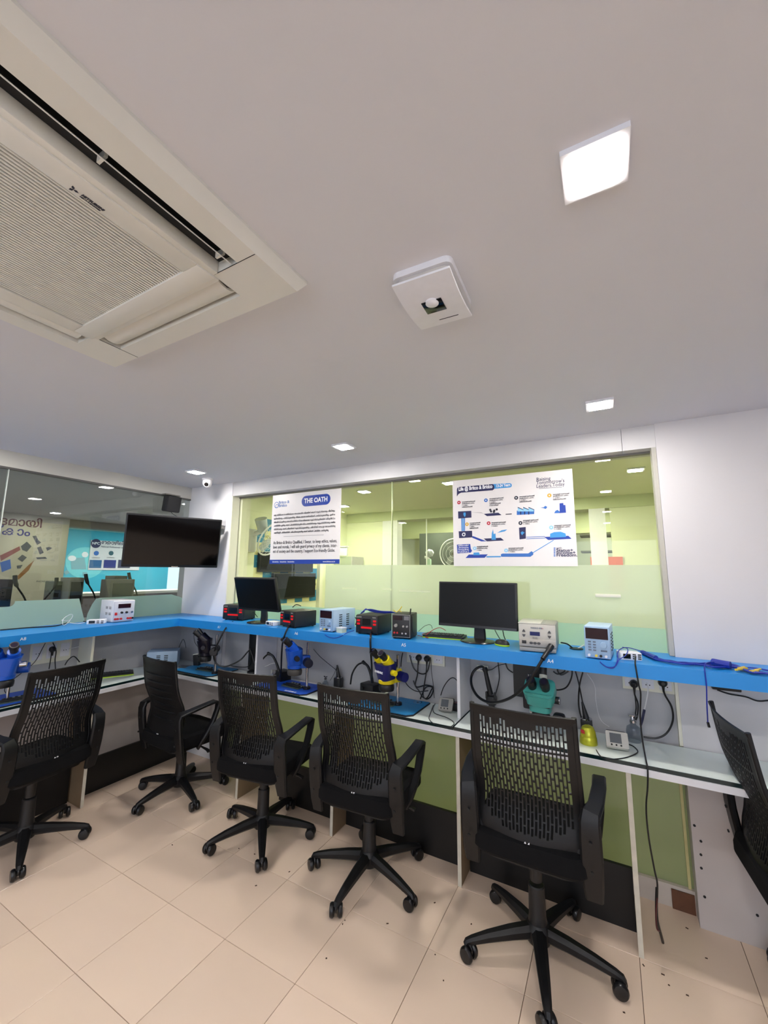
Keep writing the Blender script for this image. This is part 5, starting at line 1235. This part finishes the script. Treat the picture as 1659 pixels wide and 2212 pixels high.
t = thing('hanging_tag', 'thin brown tagged cord on the wall above the white fan', 'cord', onx(530, 1130, .42)); 
MB().tube([Vector((0, -.06, .09)), Vector((0, -.02, .04)), Vector((0, 0, 0))], .002).build('string', mat('tan string', (150, 120, 60), .6), t); MB().tube([Vector((0, 0, 0)), Vector((0, .03, -.05)), Vector((0, .06, -.1))], lambda k: .010*(1-k)+.002).build('tag', mat('tan string', (150, 120, 60), .6), t)
structure('trim_14', MB().bb((X2, 1.64, 0), (X2+.05, 1.70, 2.1)), M_cream)
# sign box and glass cubicle
q = ony(742, 1190, 2.05)
t = thing('sign_box', 'white boxed sign with a blue square on the glass cubicle', 'sign', (.36, 1.98, 1.83)); MB().box((.11, 0, .06), (.22, .03, .12), bev=.004).build('box_body', M_white, t); MB().box((.035, -.017, .06), (.06, .004, .10)).build('blue_square', M_psky, t, False); MB().box((.11, 0, .125), (.25, .05, .015)).build('top_cap', M_cream, t)
t = thing('glass_cubicle', 'frosted glass cubicle in the corner of the green room', 'cubicle', (.5, 2.0, 0)); MB().bb((-.14, -.01, 0), (.14, 0, 1.82)).build('glass_panel', M_frost, t, False); MB().bb((.14, -.012, 0), (.155, .28, 1.82)).build('post', M_greycase, t, False)
# things in the farthest room
t = thing('pedestal_fan', 'round cage fan seen far behind the middle of the window', 'fan', (1.63, 3.3, 0))
c0 = Vector((0, 0, 1.90)); cg = MB()
for rr in (.06, .12, .18, .22): cg.tube([c0+Vector((rr*math.cos(2*math.pi*k/24), -.03*(1-(rr/.22)**2), rr*math.sin(2*math.pi*k/24))) for k in range(25)], .002, 5, 1)
cg.build('cage', M_white, t); MB().tube([c0+Vector((.225*math.cos(2*math.pi*k/30), 0, .225*math.sin(2*math.pi*k/30))) for k in range(31)], .008, 6, 1).build('cage_rim', M_white, t)
MB().cyl(c0, c0+Vector((0, .12, 0)), .05, .05, 16).build('motor_housing', M_greydk, t); MB().cyl((0, .04, 0), (0, .04, 1.86), .014, n=12).build('pole', M_greydk, t); MB().lathe([(.2, 0), (.2, .02), (.03, .04)], 24, Matrix.Translation((0, .04, 0))).build('foot', M_greydk, t)
for k in range(3):
    a_ = 2*math.pi*k/3; b_ = MB(); b_.xf = Matrix.Translation(c0) @ Matrix.Rotation(math.pi/2, 4, 'X') @ Matrix.Rotation(a_, 4, 'Z'); b_.prism([(.02, -.02), (.1, -.06), (.19, -.05), (.2, .03), (.1, .05), (.02, .02)], .003, Matrix.Rotation(.3, 4, 'X')); b_.build('blade', mat('grey blade', (120, 124, 120), .5), t)
t = thing('wall_fan', 'white wall fan head in the dark opening behind the window', 'fan', (1.33, 3.05, 1.72)); MB().box((0, 0, .0), (.06, .06, .20), bev=.02).build('wall_bracket', mat('mint plastic', (190, 220, 205), .4), t); MB().sweep([(0, 0, .08), (-.03, -.02, .12), (-.06, -.02, .12)], (.04, .04), up=(0, 1, 0)).build('neck', M_white, t); MB().lathe([(.0, 0), (.05, .02), (.06, .08), (.03, .12)], 20, Matrix.Translation((-.05, 0, .15)) @ Matrix.Rotation(1.1, 4, 'Y')).build('motor_housing', mat('pale grey plastic', (190, 196, 204), .4), t)
tag(MB().bb((.95, 3.55, 0), (1.9, 3.6, 2.25)).build('dark_screen', mat('dark green grey glass', (78, 84, 78), .3), None, False), 'dark partition seen through the opening behind the window', 'partition')
for k in range(5): tag(MB().bb((xat(1246), 3.0, 1.28+.2*k), (xat(1300)+.3, 3.3, 1.30+.2*k)).build('wall_rack', mat('grey shelf', (110, 112, 100), .6), None, False), ('lowest', 'second lowest', 'middle', 'second highest', 'highest')[k]+' thin dark shelf seen behind the glass right of the infographic poster', 'shelf', 'thin shelves behind the glass')
q = ony(1312, 1240, YB); tag(MB().box((q.x, YB+.008, q.z), (.30, .012, .36)).build('notice_sheet', mat('orange notice', (214, 110, 80), .6), None, False), 'blurred orange notice behind the frosted right pane', 'notice')
A_, B_ = ony(1286, 1286, G-.004), ony(1341, 1288, G-.004); tag(MB().bb((A_.x, G-.012, A_.z-.009), (B_.x, G-.0026, A_.z+.009), bev=.002).build('door_pull', M_cream), 'short cream bar on the frosted right pane above the pale blue power supply', 'bar')

# ================================================================== ROOMS BEHIND THE LEFT WINDOW
structure('ceiling_left', MB().bb((-4.2, -6, ZC), (-.12, 4, ZC+.1)), M_ceil)
structure('trim_15', MB().bb((-4.45, -.5, 2.325), (-4.2, 4, ZC)), mat('brown grey beam', (150, 144, 132), .7))
structure('wall_far_left', MB().bb((-4.2, -6, 0), (-4.1, .73, ZC)), mat('far grey paint', (190, 186, 176), .6))
structure('ceiling_turquoise', MB().bb((-9, -2, 2.6), (-4.45, 7, 2.7)), mat('pale turquoise paint', (150, 214, 208), .6))
structure('wall_turquoise', MB().bb((-8.1, -2, 0), (-8.0, 5.1, 2.6)), M_teal_wall)
structure('wall_far_corner', MB().bb((-4.2, 3.6, 0), (-.12, 3.7, ZC)).bb((-8.1, 6.9, 0), (-4.2, 7, 2.6)), M_white)
structure('wall_room_divider', MB().bb((-.12, .2, 0), (.25, .3, ZC)).bb((-.12, .3, 0), (-.02, 3.7, ZC)), M_wall)
gf = 'ceiling lights behind the left window'
for x, y, lab in ((-3.454, .256, 'round looking bright ceiling light above the hanging banner'), (-.9, .6, 'ceiling light beside the black speaker behind the left window'), (-1.6, 1.6, 'ceiling light far behind the television'), (-2.2, -1.4, 'ceiling light of the left room above the window joint'), (-3.2, 1.9, 'ceiling light near the brown beam behind the left window')):
    ceiling_light(x, y, lab, gf, E_far)
for x, y, lb_ in ((-5.4, 1.85, 'nearest the cream banner'), (-6.4, 2.6, 'above the round mural'), (-5.2, 3.6, 'behind the upper left of the television'), (-6.8, 4.4, 'deepest, behind the television')):
    ceiling_light(x, y, 'ceiling light in the turquoise room, '+lb_, 'ceiling lights of the turquoise room', E_far, z=2.6, s=.2)
# hanging banner with lettering
XBn = -4.095
t = thing('wall_banner', 'large cream banner with coloured lettering and an exploded phone', 'banner', (XBn, -1.0, 1.0))
MB().bb((0, 0, .0), (.012, 1.72, 1.34)).build('sheet', M_farcream, t, False)
def bx(px, py): q = onx(px, py, XBn+.014); return (q.y+1.0, q.z-1.0)
a = bx(92, 1133); text('lettering', 'വിശദമായി', .17, (.0135, a[0], a[1]), EAST, mat('maroon print', (104, 52, 58), .5), t, 'RIGHT', .003)
a = bx(66, 1151); text('lettering', 'പഠിക്കാം', .17, (.0135, a[0], a[1]), EAST, mat('violet print', (62, 58, 130), .5), t, 'RIGHT', .003)
def bpoly(pts, m, nm='picture', z=0):
    mb = MB(); mb.prism([bx(*p) for p in pts], .001, Matrix(((0, 0, 1, .0125+z), (1, 0, 0, 0), (0, 1, 0, 0), (0, 0, 0, 1)))); mb.build(nm, m, t, False)
bpoly([(0, 1202), (42, 1180), (60, 1172), (80, 1190), (74, 1212), (40, 1250), (10, 1246), (0, 1240)], mat('phone glow print', (196, 190, 160), .5))
bpoly([(0, 1200), (42, 1180), (44, 1188), (2, 1212)], mat('rust print', (150, 84, 76), .5), z=.001); bpoly([(74, 1210), (62, 1232), (40, 1252), (34, 1248), (60, 1222)], mat('amber print', (150, 100, 40), .5), z=.001)
bpoly([(0, 1215), (22, 1208), (24, 1228), (4, 1236)], M_pmid, z=.0015)
M_scr = mat('grey picture print', (84, 88, 90), .5)
for pts in ([(45, 1180), (58, 1170), (68, 1180), (58, 1192), (48, 1188)], [(70, 1158), (78, 1157), (82, 1166), (89, 1172), (80, 1177)], [(80, 1183), (88, 1180), (94, 1194), (86, 1198)], [(99, 1183), (106, 1181), (113, 1184), (102, 1190)], [(38, 1207), (48, 1198), (58, 1204), (48, 1214)], [(36, 1222), (49, 1220), (44, 1228), (37, 1228)], [(78, 1204), (98, 1203), (102, 1207), (80, 1208)]): bpoly(pts, M_scr, z=.002)
a = bx(97, 1256); text('lettering', 'PHONE MART', .035, (.0135, a[0], a[1]), EAST, M_pgrey, t, 'CENTER')
a = bx(112, 1236); text('lettering', 'EMI', .08, (.0135, a[0], a[1]), EAST, mat('pale print', (216, 212, 196), .5), t, 'CENTER')
# emblem on the turquoise wall
t = thing('wall_mural', 'round pale turquoise mural with phone drawings on the far wall', 'mural', onx(185, 1215, -7.995))
def mural(pts, m, z, nm='drawing'):
    o0 = Vector(t.location); mb = MB(); mb.prism([((onx(*p, -7.995)-o0).y, (onx(*p, -7.995)-o0).z) for p in pts], .004, Matrix(((0, 0, 1, z), (1, 0, 0, 0), (0, 1, 0, 0), (0, 0, 0, 1)))); mb.build(nm, m, t, False)
mural([(183+42*math.cos(2*math.pi*k/28), 1216+34*math.sin(2*math.pi*k/28)) for k in range(28)], mat('aqua print', (120, 220, 228), .5), .002, 'disc')
mural([(152, 1206), (182, 1204), (186, 1230), (154, 1230)], mat('grey aqua print', (130, 180, 190), .5), .008); mural([(146+9*1+9*math.cos(k), 1206+6*math.sin(k)) for k in [2*math.pi*j/12 for j in range(12)]], M_pwhite, .012); mural([(183+7*math.cos(k), 1198+6*math.sin(k)) for k in [2*math.pi*j/12 for j in range(12)]], M_pwhite, .012)
mural([(137, 1236), (145, 1231), (150, 1237), (142, 1242)], mat('grey aqua print', (130, 180, 190), .5), .008); mural([(178, 1236), (188, 1236), (188, 1244), (178, 1244)], mat('grey aqua print', (130, 180, 190), .5), .008)
# white board with round badge
t = thing('notice_board', 'white notice board with round navy badge behind the television', 'notice board', onx(190, 1231, -7.97)); o0 = Vector(t.location)
B = onx(300, 1232, -7.97)-o0; zt_ = (onx(190, 1166, -7.97)-o0).z
MB().bb((-.02, 0, 0), (0, B.y, zt_)).build('board', M_paper, t, False)
def nb(px, py): q = onx(px, py, -7.97)-o0; return q.y, q.z
y_, z_ = nb(207, 1174); MB().cyl((0, y_, z_), (.006, y_, z_), .118, n=28).build('badge', M_pnavy, t); text('lettering', 'NPC', .092, (.008, y_, z_), EAST, M_pwhite, t, 'CENTER', .002)
y_, z_ = nb(217, 1174); text('lettering', 'തൊഴിലിന് 1 ടേം', .13, (.003, y_+.02, z_+.03), EAST, M_pnavy, t, 'LEFT', .003); text('lettering', 'National Professional Certificate', .055, (.003, y_+.02, z_-.08), EAST, M_pnavy, t, 'LEFT', .001)
for px, m_5 in ((208, M_pmid), (240, mat('dark teal print', (40, 90, 100), .5))):
    y_, z_ = nb(px, 1195); MB().cyl((0, y_, z_), (.005, y_, z_), .06, n=20).build('icon', m_5, t); text('lettering', 'LEARNING', .04, (.003, y_, z_-.12), EAST, M_pgrey, t, 'CENTER')
for k, m_5 in enumerate((mat('teal card', (40, 100, 150), .5), mat('indigo card', (40, 50, 130), .5), mat('slate card', (60, 60, 90), .5))):
    y0_, z0_ = nb(192+k*31, 1227); y1_, z1_ = nb(220+k*31, 1210); MB().bb((0, y0_, z0_), (.005, y1_, z1_), bev=.0).build('card', m_5, t, False)
# bright opening, counters, pillar behind the left window
structure('window_4', MB().bb((-8.1, 5.1, .6), (-8.05, 6.9, 2.3)), emit('daylit glass', (214, 240, 255), .35))
structure('trim_16', MB().bb((-8.0, 5.55, 0), (-7.9, 5.85, 2.6)), M_cream)
t = thing('reception_counter', 'long grey counter far behind the left window', 'counter', (-5.2, 1.2, 0)); MB().bb((-.25, -2.2, 0), (.25, 3.6, 1.12)).build('counter_body', mat('grey brown counter', (120, 110, 100), .6), t, False); MB().bb((-.3, -2.3, 1.12), (.3, 3.7, 1.17)).build('counter_top', M_cream, t, False)
t = thing('mirrored_bench', 'beige work bench behind the mint panes', 'bench', (-1.6, -.4, 0)); MB().bb((-.3, -3.2, .98), (.3, 2.3, 1.02)).build('bench_top', M_cream, t, False)
for y_ in (-2.4, -.9, .6, 1.9): MB().bb((-.28, y_, 0), (.28, y_+.02, .98)).build('bench_leg', M_greycase, t, False)
# stations standing on the other side of the glass
def far_station(px0, px1, py0, py1, X, label, m1, m2, handle):
    A, B = onx(px0, py0, X), onx(px1, py1, X); c = (A+B)/2
    t = thing('rework_station', label, 'soldering station', (X-.09, c.y, B.z), 0, 'stations behind the left glass')
    MB().box((0, 0, (A.z-B.z)/2), (.18, B.y-A.y, A.z-B.z), bev=.005).build('housing', m1, t)
    MB().box((.093, 0, (A.z-B.z)/2), (.006, (B.y-A.y)*.8, (A.z-B.z)*.7)).build('front_panel', m2, t, False)
    if handle:
        s_ = handle
        MB().tube([(.1, s_*.05, (A.z-B.z)+.05), (.1, s_*.09, (A.z-B.z)-.02), (.1, s_*.15, -.12), (.08, s_*.14, -.2)], lambda k: .016 if k < .5 else .006, 10, 5).build('handle', M_blk, t)
    return t
tag(MB().bb((-.42, -2.6, 1.16), (-.125, -.02, 1.2)).build('glass_side_shelf', M_cream, None, False), 'cream shelf on the other side of the left glass', 'shelf')
def far2(px0, px1, py0, X, label, m1, m2, handle):
    return far_station(px0, px1, py0, py0+60, X, label, m1, m2, handle)
def boxfar(px0, px1, pyt, X, label, m1, m2, handle=0):
    A = onx(px0, pyt, X); B = onx(px1, pyt, X); h_ = A.z-1.2; w_ = B.y-A.y
    t = thing('rework_station', label, 'soldering station', (X-.08, (A.y+B.y)/2, 1.2), 0, 'stations behind the left glass')
    MB().box((0, 0, h_/2), (.16, w_, h_), bev=.004).build('housing', m1, t); MB().box((.082, 0, h_*.6), (.005, w_*.8, h_*.6)).build('front_panel', m2, t, False)
    if handle: MB().tube([(.1, handle*w_*.45, h_+.03), (.11, handle*w_*.6, h_-.04), (.11, handle*(w_*.6+.06), h_-.14), (.09, handle*(w_*.6+.10), h_-.24)], lambda k: .014 if k < .4 else .006, 10, 5).build('handle', M_blk, t)
M_sgrey = mat('sage grey enamel', (110, 116, 108), .5)
boxfar(240, 292, 1252, -.16, 'grey cabinet station behind the white power supply', mat('grey beige enamel', (150, 148, 138), .5), M_sgrey)
boxfar(248, 276, 1244, -.32, 'taller green grey station behind the left glass', M_sgrey, M_dark, 1)
boxfar(152, 183, 1248, -.22, 'dark rework station behind the left glass with hanging handle', mat('grey beige enamel', (150, 148, 138), .5), M_dark, 1)
boxfar(0, 30, 1252, -.2, 'black screen behind the left glass at the edge', M_blk, M_dark, 1)
boxfar(118, 136, 1256, -.34, 'small grey station beside the banner behind the glass', M_sgrey, M_dark, -1)

# cables that belong to a device become its parts
OWN = {'black cord behind the large monitor': 'large black monitor on', 'second black cord behind the large monitor': 'large black monitor on', 'black cord from the grey station into the cable hole': 'grey desoldering station',
       'red test lead lying on the shelf before the keyboard': 'small black bench power', 'red test lead arching over the keyboard': 'small black bench power', 'thin black test lead arching beside the keyboard': 'small black bench power',
       'black cord arching behind the middle soldering station': 'black red keyed soldering station between', 'black cord curving into the blue wire station': 'black red keyed soldering station with', 'black cord humping behind the smaller monitor to the left station': 'black red keyed soldering station left',
       'thin cord hanging along the black microscope': 'all black stereo', 'black cord running from the yellow microscope to the plug cords': 'yellow and navy', 'thick black cord looping right of the teal microscope': 'teal green stereo',
       'fat black hose plug sticking out of the grey station': 'grey desoldering station', 'thick black hose from the grey station looping down to a hot air handle': 'grey desoldering station',
       'black hose looping from the leftmost black station past the black microscope': 'black red keyed soldering station left', 'black hose dropping from the station behind the blue microscope': 'black red keyed soldering station between', 'black hose dropping in front of the shelf left of the yellow microscope': 'black red keyed soldering station with',
       'black cable lying in a loop on the desk in front of the white meter': 'light grey tester', 'thin black cable looped on the white desk left of the divider': 'dark grey tester', 'thin black cord arching from the pale blue unit in the corner': 'pale blue power supply lying',
       'black cord sagging from the adapter to the right edge': 'black adapter tucked', 'black plug cord splitting down behind the bottle': 'black mains plug in the plate left', 'black cord hanging from the left plug under the shelf': 'left black mains plug', 'black cord hanging from the right plug under the shelf': 'right black mains plug',
       'black cord hanging from the left wall plug': 'black mains plug on the left wall', 'black cord from the wide plate looping to the bottle': 'black plug at the right side', 'long black cable hanging from the right charger past the desk edge to the floor': 'white multi port charger at shelf right'}
bpy.context.view_layer.update()
tops = [o for o in bpy.data.objects if o.parent is None and 'label' in o]
NAMED = [(o, o['label']) for o in tops]
for o, lab_ in NAMED:
    key = OWN.get(lab_)
    if key:
        own = next((q for q, l_ in NAMED if l_.startswith(key)), None)
        if own is None: continue
        kids = list(o.children) if o.type == 'EMPTY' else [o]
        for c in kids:
            mw = c.matrix_world.copy(); c.parent = own; c.matrix_parent_inverse = own.matrix_world.inverted(); c.matrix_world = mw
            if c.type == 'MESH':
                for kk in ('label', 'category', 'group'):
                    if kk in c: del c[kk]
        if o.type == 'EMPTY': bpy.data.objects.remove(o)
# dirt on the floor: nobody would count it
db = MB(); random.seed(11)
for (px, py) in ((372, 1825), (516, 1833), (550, 1845), (625, 1883), (553, 1913), (705, 2070), (837, 1995), (840, 1882), (870, 1925), (939, 1950), (940, 2062), (958, 2118), (1018, 1996), (1348, 2187), (1484, 2005), (1526, 2070), (1485, 2150), (1445, 2128), (1432, 2105), (1390, 2085), (740, 1996), (745, 1988)):
    q = onz(px, py, .001); a = random.uniform(0, 6.28); L_ = random.uniform(.004, .012)
    db.box((q.x, q.y, .0012), (L_, .004, .0024), a)
tag(db.build('floor_debris', mat('brown crumbs', (70, 50, 36), .9), None, False), 'dark crumbs and dust specks scattered over the beige floor tiles', 'debris', kind='stuff')
# lettering meshes
bpy.context.view_layer.update()
dg0 = bpy.context.evaluated_depsgraph_get()
for o, wd in FIT:
    d = o.evaluated_get(dg0).dimensions.x
    if d > 0: o.scale.x = wd/d
flush_texts()
# emitters are ordinary geometry; the added fill pane stands unseen behind the camera
